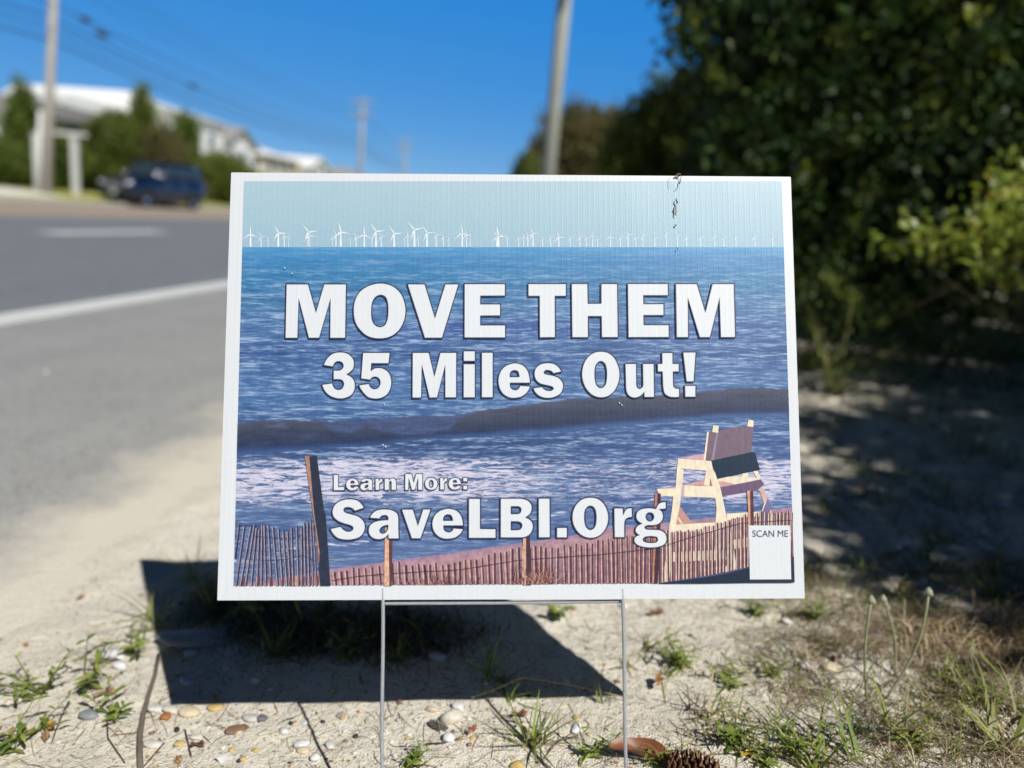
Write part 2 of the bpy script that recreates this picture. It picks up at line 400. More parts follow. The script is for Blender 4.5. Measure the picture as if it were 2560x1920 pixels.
SEAT = [(618, (84, 156, 204)), (650, (66, 136, 190)), (700, (60, 130, 178)), (735, (66, 127, 176)), (790, (74, 124, 178)), (850, (74, 116, 174)),
        (880, (58, 98, 160)), (930, (72, 114, 174)), (1000, (72, 117, 175)), (1060, (60, 98, 156)), (1115, (52, 82, 138)), (1150, (70, 100, 154)),
        (1260, (86, 112, 164)), (1310, (80, 108, 162)), (1340, (78, 108, 164)), (1400, (92, 116, 168)), (1465, (94, 112, 160))]
SHORE = ([584, 700, 825, 900, 1000, 1100, 1200, 1300, 1400, 1523, 1600, 1671, 1800, 1900, 1990], [1462, 1444, 1422, 1413, 1399, 1386, 1371, 1357, 1344, 1320, 1313, 1306, 1291, 1277, 1266])
shore = lambda x: np.interp(x, *SHORE)
def seacol(x, y):
    c = prof(SEAT, y); x = np.asarray(x)
    band = sstep(795, 812, y + 6 * np.sin(x / 90)) * (1 - sstep(832, 856, y)) * sstep(850, 1100, x) * (1 - .5 * sstep(1700, 1950, x))
    c = c * (1 - band[:, None]) + np.array(lin((50, 88, 152))) * band[:, None]
    r = sstep(1250, 1800, x) * sstep(1040, 1100, y); c = c * (1 - .5 * r[:, None]) + np.array(lin((62, 90, 152))) * .5 * r[:, None]
    gr_ = .17 * sstep(690, 800, y)[:, None]; return c * (1 - gr_) + gr_ * (c @ np.array([.3, .5, .2]))[:, None] * np.array([.82, 1.04, 1.1])
def foamf(x, y):
    f = sstep(1120, 1160, y) * (1 - .75 * sstep(1230, 1290, y)) * (1 - .35 * sstep(1100, 1500, x) * (1 - sstep(1600, 1850, x)))
    f = f * (1 - .35 * sstep(760, 600, x) * (1 - sstep(1160, 1190, y)))
    d = shore(x) - y
    lines = .85 * np.exp(-((d - 62 - 8 * np.sin(x / 37)) / 7) ** 2) + .55 * np.exp(-((d - 22 - 4 * np.sin(x / 23)) / 3.5) ** 2) + .5 * np.exp(-((d - 95 - 9 * np.sin(x / 51)) / 8) ** 2)
    up = .55 * np.exp(-((y - 905) / 200) ** 2) * .12
    fence = .55 * sstep(770, 740, x) * sstep(1330, 1352, y) * (1 - sstep(1405, 1425, y))
    return np.clip(np.maximum(np.maximum(f * .95, lines), fence) + up, 0, 1)
ampf = lambda x, y: .35 + .75 * sstep(640, 760, y) * (1 - .25 * sstep(1240, 1300, y)) - .25 * sstep(1300, 1360, y)
grid_print('printed_sea', lambda s: list(np.linspace(617.9 + s * .4, (Q[3][1] * (1 - s) + Q[2][1] * s), 110)), 120, seacol, .0003, SEAINK, panel, dict(Foam=foamf, Amp=ampf))
WT = ([584, 653, 726, 795, 850, 905, 960, 1050, 1150, 1200, 1250, 1300, 1346, 1452, 1557, 1640, 1700, 1769, 1830, 1892, 1990], [1061, 1053, 1051, 1052, 1054, 1053, 1049, 1042, 1039, 1029, 1022, 1016, 1011, 996, 992, 990, 985, 979, 972, 969, 974])
WBt = ([584, 712, 849, 952, 1090, 1227, 1400, 1600, 1800, 1990], [1138, 1131, 1119, 1114, 1096, 1092, 1080, 1062, 1046, 1040])
def wavecol(x, y):
    a = np.interp(x, *WT); bb = np.interp(x, *WBt); t = np.clip((y - a) / (bb - a), 0, 1)
    tab = [(0, (82, 86, 106)), (.10, (70, 76, 96)), (.45, (56, 66, 90)), (.75, (44, 56, 88)), (1.0, (54, 80, 134))]
    c = prof(tab, t); bl = sstep(.8, 1.0, t)[:, None]; c = c * (1 - bl) + seacol(x, y) * bl
    lipc = np.interp(x, [800, 814, 838, 875, 916, 957, 1007, 1075, 1126, 1147, 1194], [1050, 1066, 1083, 1087, 1063, 1083, 1090, 1087, 1073, 1050, 1030])
    lip = sstep(-5, 9, lipc - y + 10 * (fbm(x / 9, y / 6, 35) - .5)) * sstep(796, 815, x) * sstep(1192, 1170, x) * (.35 + .65 * fbm(x / 12, y / 5, 33))
    c = c * (1 - lip[:, None]) + .9 * np.array(lin((70, 86, 128))) * lip[:, None]
    c = c * (1 + .5 * (fbm(x / 60, y / 9, 36) - .5) + .35 * (fbm(x / 12, y / 3, 37) - .5))[:, None]
    lump = sstep(.55, .8, fbm(x / 70, y / 26, 31)) * (1 - t) * .25 * (x < 800)
    return c * (1 - lump[:, None]) + np.array(lin((122, 132, 176))) * lump[:, None]
grid_print('printed_wave', lambda s: [(lambda x, k: float(np.interp(x, *WT) + 1.2 * math.sin(x / 11) + .9 * math.sin(x / 4.3)) * (1 - k) + float(np.interp(x, *WBt)) * k)(584 + 26 * (1 - s) + s * 1395, k) for k in np.linspace(0, 1, 22)], 300, wavecol, .0006, INK, panel)
# sand beach in the picture
def sandcol(x, y):
    d = (y - shore(x)); c = prof([(0, (150, 132, 164)), (8, (176, 138, 152)), (30, (184, 146, 152)), (70, (160, 124, 134)), (160, (140, 104, 112))], d)
    w = (sstep(1480, 1700, x) * sstep(1360, 1400, y) * .55)[:, None]; c = c * (1 - w) + np.array(lin((128, 92, 96))) * w
    n = sstep(.5, .75, fbm(x / 16, y / 5, 44)) * sstep(60, 95, d) * .6; return c * (1 - n[:, None]) + np.array(lin((96, 70, 92))) * n[:, None]
grid_print('printed_beach', lambda s: list(np.linspace(min(float(shore(bil(s, .95)[0])), (Q[3][1] * (1 - s) + Q[2][1] * s) - .5), (Q[3][1] * (1 - s) + Q[2][1] * s), 30)), 140, sandcol, .0006, FENCEINK, panel)

def polys_obj(name, polys, z, mat, parent):
    """polys: list of (photo-pixel polygon, rgb)"""
    b_ = MB()
    for k, (pl, c) in enumerate(polys):
        L = SA(pl); tri = tessellate_polygon([[Vector((a, b2, 0)) for a, b2 in L]])
        A = 0
        F = []
        for t in tri:
            p0, p1, p2 = (L[i] for i in t); cr = (p1[0] - p0[0]) * (p2[1] - p0[1]) - (p1[1] - p0[1]) * (p2[0] - p0[0])
            F.append(tuple(t) if cr > 0 else tuple(t)[::-1])
        b_.add(np.c_[L, np.full(len(L), z + k * 2e-6)], F, tuple(.80 * v for v in lin(c)))
    return b_.build(name, mat, parent)
def tile(x0, y0, s, txt): return [(x0 + float(a) * s, y0 + float(b2) * s) for a, b2 in (q.split(',') for q in txt.split())]
# wind turbines on the horizon
def turbine(hx, hy, L, ang, w, shade):
    P = [([(hx - w * .9, 617.6), (hx + w * .9, 617.6), (hx + w * .6, hy), (hx - w * .6, hy)], shade)]
    for k in range(3):
        a = R(ang + 120 * k); dx, dy = math.cos(a), -math.sin(a); nx_, ny_ = -dy, dx; r0 = w * .55
        P.append(([(hx + nx_ * r0, hy + ny_ * r0), (hx + dx * L * .2 + nx_ * w * .8, hy + dy * L * .2 + ny_ * w * .8), (hx + dx * L, hy + dy * L), (hx - nx_ * r0, hy - ny_ * r0)], shade))
    P.append(([(hx - w * .8, hy - w * .7), (hx + w * .8, hy - w * .7), (hx + w * .8, hy + w * .7), (hx - w * .8, hy + w * .7)], tuple(int(v * .86) for v in shade)))
    return P
A_, B_, D_ = (238, 245, 248), (218, 233, 241), (200, 221, 233)
TB = []
for x, y, L, a, w, c in [(165, 340, 165, 95, 11, A_), (325, 378, 120, 120, 9, B_), (435, 405, 80, 125, 7, D_), (590, 325, 165, 118, 12, A_), (682, 375, 95, 110, 9, B_), (745, 400, 105, 80, 8, D_), (1052, 310, 165, 128, 13, A_), (1066, 362, 130, 108, 13, B_), (1420, 395, 100, 110, 8, D_), (1475, 350, 130, 122, 10, B_), (1550, 305, 185, 105, 12, A_), (1695, 405, 85, 118, 7, D_), (1785, 380, 115, 128, 9, B_), (1910, 350, 160, 92, 11, A_), (2028, 402, 90, 95, 8, D_), (2090, 300, 190, 126, 12, A_), (2170, 380, 110, 120, 9, B_)]:
    TB.append((600 + x * .16275, 530 + y * .16275, L * .16275, a, w * .21, c))
for x, y, L, a, w, c in [(280, 335, 165, 125, 12, A_), (490, 370, 130, 102, 9, B_), (440, 440, 70, 125, 7, D_), (590, 275, 195, 132, 13, A_), (650, 392, 105, 122, 8, D_), (785, 325, 155, 125, 11, A_), (925, 355, 115, 128, 10, B_), (1035, 385, 95, 122, 8, B_), (1117, 410, 85, 125, 8, D_), (1325, 325, 170, 97, 11, A_), (1390, 348, 120, 112, 9, B_), (1445, 380, 100, 110, 8, D_), (1880, 362, 160, 105, 14, A_), (1855, 372, 120, 132, 12, B_)]:
    TB.append((940 + x * .16275, 530 + y * .16275, L * .16275, a, w * .21, c))
for x, y, L, a, w, c in [(195, 482, 38, 125, 4, B_), (225, 480, 42, 125, 5, B_), (262, 466, 66, 122, 5, A_), (385, 495, 45, 125, 4, B_), (445, 490, 62, 110, 5, A_), (525, 500, 40, 125, 4, B_), (595, 490, 52, 122, 4, B_), (685, 480, 50, 92, 5, B_), (720, 502, 34, 100, 4, B_), (810, 490, 48, 95, 5, B_), (935, 475, 60, 125, 5, B_), (1040, 480, 55, 128, 4, B_), (1125, 498, 40, 128, 4, B_), (1207, 468, 55, 130, 4, B_), (1285, 482, 50, 125, 4, B_), (1350, 492, 50, 125, 4, B_), (1550, 488, 44, 105, 4, B_), (1612, 500, 36, 115, 4, B_), (80, 500, 36, 120, 4, B_), (160, 498, 40, 118, 4, B_), (330, 505, 34, 122, 4, B_), (640, 500, 36, 115, 4, B_), (880, 500, 36, 120, 4, B_), (990, 498, 38, 110, 4, B_), (1450, 495, 42, 125, 4, B_), (1700, 495, 40, 122, 4, B_), (1960, 497, 38, 118, 4, B_), (1835, 488, 55, 118, 4, B_)]:
    TB.append((1240 + x * .3526, 420 + y * .3526, L * .3526, a, w * .36, c))
for q in TB: polys_obj('printed_turbine', turbine(*q), .0006, INK, panel)

# beach lifeguard chair in the picture
CH = lambda t: tile(1620, 1030, .18087, t)
NF = lambda t: tile(1580, 1260, .18987, t)
CR, CR2, PK = (240, 226, 200), (228, 210, 188), (206, 160, 156)
chair = [
    (CH('1490,1060 1580,1045 1610,1085 1650,1190 1600,1280 1545,1100'), (214, 180, 172)), (CH('1600,1270 1650,1185 1660,1300 1570,1420 1550,1420'), CR),
    (CH('1650,1185 1700,1340 1620,1560 1535,1560 1580,1370'), (122, 112, 150)), (CH('1660,1460 1690,1350 1725,1460 1735,1640 1640,1640'), CR),
    (CH('1080,1405 1375,1385 1560,1375 1560,1440 1300,1450 1090,1500'), CR), (CH('350,1555 930,1525 1090,1500 1100,1560 930,1650 300,1659'), CR),
    (NF('540,630 1230,600 1240,730 520,760'), CR2), (NF('1330,470 1530,440 1530,560 1340,590'), CR2), (NF('1180,820 1310,810 1320,900 1190,890'), CR2),
    (CH('430,1290 610,1535 490,1550 385,1555'), (196, 146, 134)), (CH('415,1440 490,1550 455,1550 405,1470'), CR2),
    (CH('120,1062 370,1035 780,935 780,1010 510,1015 375,1090 130,1075'), PK), (CH('120,1062 370,1055 375,1165 180,1160 135,1110'), CR),
    (CH('800,800 860,800 850,1020 770,1015'), CR), (CH('845,1010 870,900 880,1015'), (196, 110, 110)),
    (CH('505,1012 890,1025 1000,1060 1020,1190 495,1168'), CR), (CH('450,1015 510,1012 495,1168 440,1165'), (206, 178, 176)),
    (CH('960,925 1080,890 1290,895 1300,845 1380,835 1385,900 1500,910 1450,820 1510,810 1550,905 1540,935 1400,965 1020,1040 960,1010'), CR), (CH('940,950 1100,970 1200,1000 1010,1040'), PK),
    (CH('1000,1040 1555,930 1605,1000 1500,1085 1010,1165'), (112, 88, 118)),
    (CH('398,775 490,795 440,1280 385,1555 350,1659 285,1659 330,1330 345,1175 380,1050'), CR),
    (NF('490,260 552,262 490,1010 400,1030 470,500'), CR), (NF('1110,245 1190,240 1150,560 1130,740 1075,740'), CR), (NF('1290,320 1330,560 1365,760 1360,890 1320,890 1280,760'), CR2),
    (CH('820,800 890,795 920,830 1000,1060 1030,1190 1090,1500 930,1530 945,1330 925,1190 870,950'), CR),
    (CH('415,640 600,605 780,575 775,665'), (206, 164, 176)),
    (CH('412,642 770,667 872,677 895,803 780,808 400,778'), CR),
    (CH('870,675 1420,555 1475,562 1545,800 955,927'), (20, 44, 66)),
    (CH('838,278 960,285 968,258 1085,235 1250,205 1368,188 1460,195 1420,557 1100,622 900,667 790,667'), (120, 100, 116)), (CH('940,285 968,285 905,667 870,667'), (146, 136, 152)),
    (CH('812,277 838,277 792,667 765,665'), CR), (CH('900,183 975,192 965,287 883,277'), CR), (CH('1385,106 1460,118 1450,207 1366,195'), CR)]
polys_obj('printed_lifeguard_chair', chair, .0009, print_mat('printed_chair_ink', None, .14, (240, 90, 1)), panel)
boat = [(NF('350,1040 900,955 1250,890 1530,815 1545,990 1545,1030 900,1046 350,1047'), (74, 76, 122)), (NF('350,1042 900,972 1250,912 1530,838 1545,990 1545,1036 900,1046 350,1047'), (22, 40, 62)),
        (NF('2085,690 2125,690 2135,1030 2060,1035 1545,1037 1545,985 2085,985'), (40, 48, 66))]
polys_obj('printed_boat', boat, .0015, INK, panel)
# sand fence: slats, two tones each
rr = random.Random(3)
FT = ([825, 839, 880, 947, 990, 1040, 1100, 1180, 1250, 1300, 1338, 1400, 1450, 1523, 1575, 1677, 1740, 1800, 1850, 1870, 1900, 1975], [1434, 1431, 1421, 1412, 1408, 1410, 1410, 1398, 1380, 1370, 1366, 1366, 1360, 1350, 1338, 1328, 1321, 1307, 1292, 1286, 1281, 1279])
def pbot(x): return np.interp(x, [584, 1986], [1464.3, 1455.1])
fence = []
x = 836.0
while x < 1981:
    top = float(np.interp(x, *FT)) + rr.uniform(-4.5, 3.5); sp = np.interp(x, [830, 1300, 1700, 1980], [15.5, 14.5, 10.5, 9]); w = sp * rr.uniform(.33, .5)
    bot = float(pbot(x)) if x < 1646 else float(min(pbot(x), np.interp(x, [1646, 1751, 1870, 1990], [1457, 1443, 1417, 1400])))
    ln = np.interp(x, [830, 1980], [-4.5, 1.5]) + rr.uniform(-2.6, 2.6)
    if x < 1640 or True:
        fence.append(([(x - w * .9 + ln * -.9, bot), (x - w * .25 - ln * .9, bot), (x - w * .25, top), (x - w * .9, top + 2)], (206, 168, 164) if x < 1640 else (226, 196, 184)))
    d = (92, 52, 66) if rr.random() < .6 else rr.choice([(70, 44, 62), (112, 68, 72), (84, 60, 74)])
    fence.append(([(x - w * .25 - ln * .9, bot), (x + w * .62 - ln * .9, bot), (x + w * .62, top + 1), (x - w * .25, top)], d))
    x += sp * rr.uniform(.86, 1.16)
wires = [[(830, 1451), (900, 1440), (1000, 1432), (1150, 1424), (1300, 1400), (1500, 1386), (1640, 1371), (1720, 1345), (1850, 1308), (1980, 1300)]]
def ribbon_px(pts, w): 
    pts = np.array(pts, float); t = unit(np.gradient(pts, axis=0)); n = np.c_[-t[:, 1], t[:, 0]]
    return [tuple(q) for q in np.r_[pts + n * w / 2, (pts - n * w / 2)[::-1]]]
for wpts in wires: fence.append((ribbon_px(wpts, 1.8), (74, 50, 62)))
ML = lambda t: tile(590, 1280, .14014, t)
for xt, yt, xb in [(10, 700, -20), (70, 220, -60), (165, 250, 20), (283, 262, 95), (345, 220, 185), (382, 285, 290), (430, 320, 390), (482, 228, 470), (522, 232, 552), (592, 230, 645), (672, 265, 760), (772, 300, 845), (855, 330, 925), (932, 345, 985), (1005, 290, 1040), (1097, 265, 1130), (1183, 278, 1190), (1232, 190, 1255), (1292, 190, 1320), (1340, 110, 1390), (1388, 240, 1450)]:
    w = 26 if xt not in (1340, 1388) else 18; bt = 1312
    if xb < 0: xb_ = 4; bt = yt + (1312 - yt) * (xt - 4) / (xt - xb)
    else: xb_ = xb
    fence.append((ML(f'{max(1,xt-w*1.05)},{yt+6} {xt-w*.3},{yt} {xb_-w*.3+2},{bt} {max(1,xb_-w*1.05)},{bt}'), (168, 156, 178)))
    fence.append((ML(f'{xt-w*.3},{yt} {xt+w*.75},{yt} {xb_+w*.75},{bt} {xb_-w*.3+1},{bt}'), (44, 42, 66)))
for xs in (150, 420, 640, 850, 985, 1080, 1215, 1340, 1465):
    fence.append((ML(f'{xs-22},1150 {xs+20},1140 {xs+12},1312 {xs-26},1312'), (110, 66, 66) if xs != 1080 else (214, 150, 110)))
for wp in ('300,420 560,452 1000,482 1200,398', '200,842 600,862 900,838 1200,768 1420,870', '10,250 200,240 460,250'):
    fence.append((ribbon_px(ML(wp), 1.3), (56, 54, 84)))
polys_obj('printed_fence', fence, .0012, FENCEINK, panel)
for pl in ([([(763, 1140), (779, 1139.5), (806, 1330), (818, 1464), (803, 1464), (790, 1330)], (176, 130, 112)), ([(774, 1141), (793, 1139), (812, 1282), (815, 1284), (827, 1464), (802, 1464), (798, 1420), (800, 1380), (786, 1280)], (42, 50, 70))],
           [([(963, 1318), (972, 1318), (975, 1464), (961, 1464)], (226, 178, 152)), ([(972, 1318), (982, 1320), (980, 1464), (974, 1464)], (96, 60, 56))],
           [([(1307, 1330), (1316, 1330), (1316, 1462), (1309, 1462)], (214, 168, 142)), ([(1315, 1330), (1324, 1330), (1328, 1462), (1315, 1462)], (72, 52, 58))],
           [([(1636.5, 1234), (1645, 1233), (1641, 1340), (1632, 1458), (1629, 1458)], (184, 124, 100)), ([(1643, 1233), (1651.5, 1234), (1650, 1330), (1644, 1458), (1634, 1458), (1640, 1330)], (64, 44, 56))],
           [([(1866.5, 1227), (1875, 1226), (1876, 1313), (1871, 1313)], (214, 158, 128)), ([(1874, 1227), (1882, 1228), (1884, 1313), (1875, 1313)], (86, 54, 60))]):
    polys_obj('printed_post', pl, .0016, FENCEINK, panel)
# dune grass tufts at the fence foot in the picture
gr = []
for k in range(170):
    x0 = rr.choice([rr.gauss(1040, 50), rr.gauss(1345, 22), rr.gauss(1120, 40), rr.gauss(1345, 30)]); L = rr.uniform(10, 34) if x0 < 1250 else rr.uniform(16, 62); a = R(rr.gauss(90, 32)); 
    y0 = float(pbot(x0)); x1 = x0 + L * math.cos(a); y1 = y0 - L * math.sin(a); xm = (x0 + x1) / 2 + rr.uniform(-5, 5)
    gr.append(([(x0 - .9, y0), (x0 + .9, y0), (xm + .7, (y0 + y1) / 2), (x1, y1), (xm - .7, (y0 + y1) / 2)], rr.choice([(176, 116, 104), (120, 74, 74), (200, 150, 130), (88, 62, 66)])))
polys_obj('printed_dune_grass', gr, .0014, FENCEINK, panel)
# scan label (its code left blank)
sl_px = NF('1530,280 2070,280 2088,988 1545,990')
lab = polys_obj('scan_label', [(sl_px, (229, 232, 238))], .0019, WHITEINK, panel)
fc = bpy.data.curves.new('scan_text', 'FONT'); fc.body = 'SCAN ME'; fo_ = bpy.data.objects.new('scan_text', fc)
C.objects.link(fo_); bpy.context.view_layer.update()
tm = bpy.data.meshes.new_from_object(fo_.evaluated_get(bpy.context.evaluated_depsgraph_get())); bpy.data.objects.remove(fo_); bpy.data.curves.remove(fc)
tv = np.array([v.co[:] for v in tm.vertices]); lo, hi = tv.min(0), tv.max(0); uv = (tv[:, :2] - lo[:2]) / (hi[:2] - lo[:2])
tp = SA([(1879.5 + a * 88.5, 1341.8 - b2 * 16.6) for a, b2 in uv])
tm.vertices.foreach_set('co', np.c_[tp, np.full(len(tp), .0022)].ravel()); tm.materials.clear(); tm.materials.append(DARKINK); tm.name = 'lettering'
to = bpy.data.objects.new('lettering', tm); C.objects.link(to); to.parent = panel

# lettering, every glyph an outline of straight and curved runs ('!' marks a corner)
GL = {
 'M': (.14467, 700, 700, ['116,73! 500,73! 630,555! 768,73! 1156,73! 1142,1012! 868,1012! 879,340! 690,1012! 502,1012! 334,340! 318,1012! 98,1012!']),
 'O': (.14467, 700, 700, ['1734,57 1950,105 2100,240 2170,420 2182,560 2150,720 2060,880 1920,985 1726,1022 1530,985 1395,880 1305,740 1274,560 1292,380 1370,220 1520,108', '1738,270 1820,300 1860,390 1870,540 1855,690 1810,780 1726,810 1645,770 1600,680 1590,540 1605,400 1655,310']),
 'V': (.14467, 1000, 700, ['128,72! 436,72! 608,650! 782,72! 1022,72! 734,1010! 428,1010!']),
 'E': (.14467, 1000, 700, ['1112,68! 1822,68! 1822,283! 1397,285! 1397,418! 1740,418! 1740,626! 1397,628! 1397,780! 1826,780! 1826,1005! 1110,1005!']),
 'T': (.1311, 1310, 700, ['76,74! 806,74! 806,318! 594,318! 598,1104! 294,1106! 290,318! 76,318!']),
 'H': (.1311, 1310, 700, ['900,74! 1214,74! 1222,450! 1465,448! 1464,74! 1780,74! 1794,1102! 1476,1102! 1470,702! 1224,702! 1226,1104! 912,1104!']),
 'E2': (.13562, 1560, 700, ['60,70! 808,70! 812,295! 358,295! 362,442! 730,440! 732,660! 362,660! 366,828! 826,828! 828,1064! 72,1066!']),
 'M2': (.13562, 1560, 700, ['942,72! 1340,72! 1492,590! 1620,72! 2022,72! 2048,1064! 1770,1066! 1750,352! 1582,1066! 1384,1066! 1172,350! 1184,1066! 958,1066!']),
 '3': (.13562, 790, 870, ['146,324! 185,230 260,140 350,90 460,76 570,92 660,150 708,230 714,310 695,390 640,450 585,488! 660,530 715,600 732,690 720,780 670,865 590,915 480,940 350,925 230,865 150,770 115,672! 312,645! 335,710 370,752 425,765 480,748 512,700 515,650 490,605 450,588 326,588! 326,408! 440,408 490,380 508,330 490,280 440,256 385,262 345,300 328,354!']),
 '5': (.13562, 790, 870, ['868,84! 1374,84! 1350,292! 1034,292! 1022,415! 1080,375 1150,362 1240,375 1330,430 1385,520 1402,640 1380,760 1310,870 1200,930 1080,942 960,910 870,820 815,740 792,682! 988,655! 1010,710 1050,745 1095,752 1150,730 1182,680 1188,630 1172,580 1135,548 1090,538 1040,555 1008,596! 832,570!']),
 'M3': (1, 0, 0, ['1031.4,881.4! 1073.4,881.4! 1086.5,939.9! 1100.8,881.4! 1142.3,881.4! 1141.9,994.8! 1112.6,994.8! 1113.2,914.6! 1094.1,994.8! 1073.7,995.3! 1055.4,914.1! 1054.5,995.3! 1030.9,995.3!']),
 'i': (.15371, 1080, 870, ['512,48! 706,48! 706,220! 512,220!', '512,258! 706,258! 706,812! 510,812!']),
 'l': (.15371, 1080, 870, ['806,72! 996,72! 996,810! 806,810!']),
 'e': (.15371, 1080, 870, ['1602,574! 1590,470 1560,370 1490,285 1390,248 1310,248 1200,290 1120,370 1080,480 1078,580 1105,680 1170,765 1260,812 1350,818 1450,800 1530,745 1580,680 1602,622! 1425,608! 1410,655 1370,680 1325,675 1285,640 1275,574!', '1272,468! 1275,420 1300,382 1345,370 1390,385 1410,430 1415,468!']),
 's': (.15371, 1080, 870, ['2112,390! 2060,310 1980,255 1870,242 1760,265 1685,330 1660,420 1680,510 1740,575 1830,605 1930,628 1970,655 1950,685 1890,692 1830,670 1790,628! 1640,652! 1680,730 1760,795 1880,820 2000,800 2095,740 2135,650 2130,570 2070,490 1980,450 1860,425 1825,405 1840,375 1890,368 1940,385 1970,420!']),
 'O2': (.15371, 1430, 870, ['470,56 590,80 690,165 755,300 776,430 755,570 690,700 590,785 470,812 345,780 245,695 178,570 155,430 175,290 240,165 345,80', '465,222 520,250 550,320 560,430 550,550 520,620 465,648 410,615 380,540 370,430 380,310 415,245']),
 'u': (.15371, 1430, 870, ['858,254! 1045,254! 1048,580! 1060,640 1100,658 1140,630 1148,570! 1142,254! 1330,254! 1338,805! 1166,805! 1166,730! 1110,785 1020,815 940,795 885,730 868,620!']),
 't': (.15371, 1430, 870, ['1455,76! 1635,76! 1638,254! 1738,254! 1738,390! 1642,392! 1645,590! 1658,635 1690,655 1744,655! 1744,800! 1660,808 1570,795 1500,745 1475,660 1468,560! 1462,392! 1384,390! 1384,254! 1458,254!']),
 '!': (.15371, 1430, 870, ['1795,68! 2012,68! 1978,552! 1852,552!', '1825,608! 2010,608! 2008,802! 1830,802!']),
 'L1': (.17179, 820, 1170, ['86,93! 160,93! 158,270! 246,270! 246,326! 86,326!']),
 'n': (.17179, 820, 1170, ['826,150! 897,148! 897,170! 930,145 970,148 994,182 1000,230! 1000,322! 926,322! 926,215! 918,192 905,196 897,230! 896,322! 826,322!']),
 ':': (.17179, 820, 1170, ['1966,136! 2034,136! 2034,198! 1966,198!', '1966,250! 2034,250! 2034,314! 1966,314!']),
 'S': (.16275, 810, 1230, ['628,245! 590,180 520,120 400,100 280,118 180,180 132,280 145,370 210,440 310,485 400,510 450,545 430,585 370,597 310,570 270,520! 100,558! 140,640 220,710 340,735 450,728 560,690 625,610 642,520 610,430 530,365 420,330 350,310 315,280 330,245 390,238 440,255 475,295!']),
 'a': (.16275, 810, 1230, ['700,400! 740,330 810,275 930,255 1050,270 1130,320 1155,400! 1156,600! 1162,718! 990,718! 988,660! 940,705 860,728 770,715 705,660 685,590 705,510 770,455 860,430 985,420! 985,390 960,362 915,362 880,380 865,412!', '985,510! 910,530 870,570 868,605 900,628 945,615 980,565!']),
 'v': (.16275, 810, 1230, ['1190,258! 1375,258! 1447,500! 1522,256! 1652,256! 1492,716! 1348,716!']),
 'L': (.1311, 1150, 1230, ['163,116! 394,116! 394,690! 690,692! 690,880! 163,880!']),
 'B': (.1311, 1150, 1230, ['768,115! 1160,113! 1290,150 1365,230 1375,320 1345,410 1265,478! 1350,530 1392,600 1395,690 1350,790 1260,855 1150,872! 768,872!', '980,278! 1100,278! 1150,300 1160,345 1140,390 1090,408! 980,408!', '980,565! 1100,565! 1160,590 1178,640 1150,695 1090,712! 980,712!']),
 'I': (.1311, 1150, 1230, ['1490,112! 1716,112! 1722,870! 1492,870!']),
 '.': (.1311, 1150, 1230, ['1838,668! 2046,668! 2046,872! 1838,872!']),
 'r': (.13562, 1400, 1220, ['988,364! 1160,362! 1162,475! 1190,410 1240,370 1326,356! 1332,542! 1270,545 1210,580 1190,660! 1192,912! 995,912!']),
 'g': (.13562, 1400, 1220, ['1952,245! 1955,384! 1840,392! 1885,440 1902,520 1880,600 1810,665 1720,690 1610,692 1562,718 1590,748 1720,755 1850,770 1940,830 1968,930 1940,1020 1840,1080 1660,1102 1490,1080 1385,1025 1355,950 1385,890 1440,862! 1385,810 1382,750 1420,690 1490,652! 1420,600 1392,530 1410,440 1490,380 1600,360 1690,362 1760,375! 1790,310 1850,260', '1650,455 1700,475 1720,530 1700,580 1650,603 1605,580 1583,525 1605,470', '1580,900 1760,902 1790,945 1760,990 1580,988 1530,945']),
}
def contour(txt):
    P = []; K = []
    for q in txt.split():
        K.append(q.endswith('!')); a, b2 = q.rstrip('!').split(','); P.append((float(a), float(b2)))
    P = np.array(P); n = len(P); out = []
    tan = [unit(P[(i + 1) % n] - P[i - 1]) for i in range(n)]
    for i in range(n):
        j = (i + 1) % n; p, q = P[i], P[j]; L = np.linalg.norm(q - p)
        if K[i] and K[j]: out.append(p); continue
        m0 = tan[i] * L if not K[i] else (q - p) * 1.0; m1 = tan[j] * L if not K[j] else (q - p) * 1.0
        if K[i] and not K[j]: m0 = 1.5 * (q - p) - .5 * m1
        if K[j] and not K[i]: m1 = 1.5 * (q - p) - .5 * m0
        for t in np.linspace(0, 1, 7)[:-1]:
            out.append((2 * t ** 3 - 3 * t * t + 1) * p + (t ** 3 - 2 * t * t + t) * m0 + (-2 * t ** 3 + 3 * t * t) * q + (t ** 3 - t * t) * m1)
    return np.array(out)
def glyph(key, box=None):
    s, x0, y0, cts = GL[key]; cs_ = [contour(c) * s + (x0, y0) for c in cts]
    if box is not None:
        al = np.concatenate(cs_); lo, hi = al.min(0), al.max(0); bx = np.array(box, float)
        cs_ = [(c - lo) / (hi - lo) * (bx[2:] - bx[:2]) + bx[:2] for c in cs_]
    return cs_
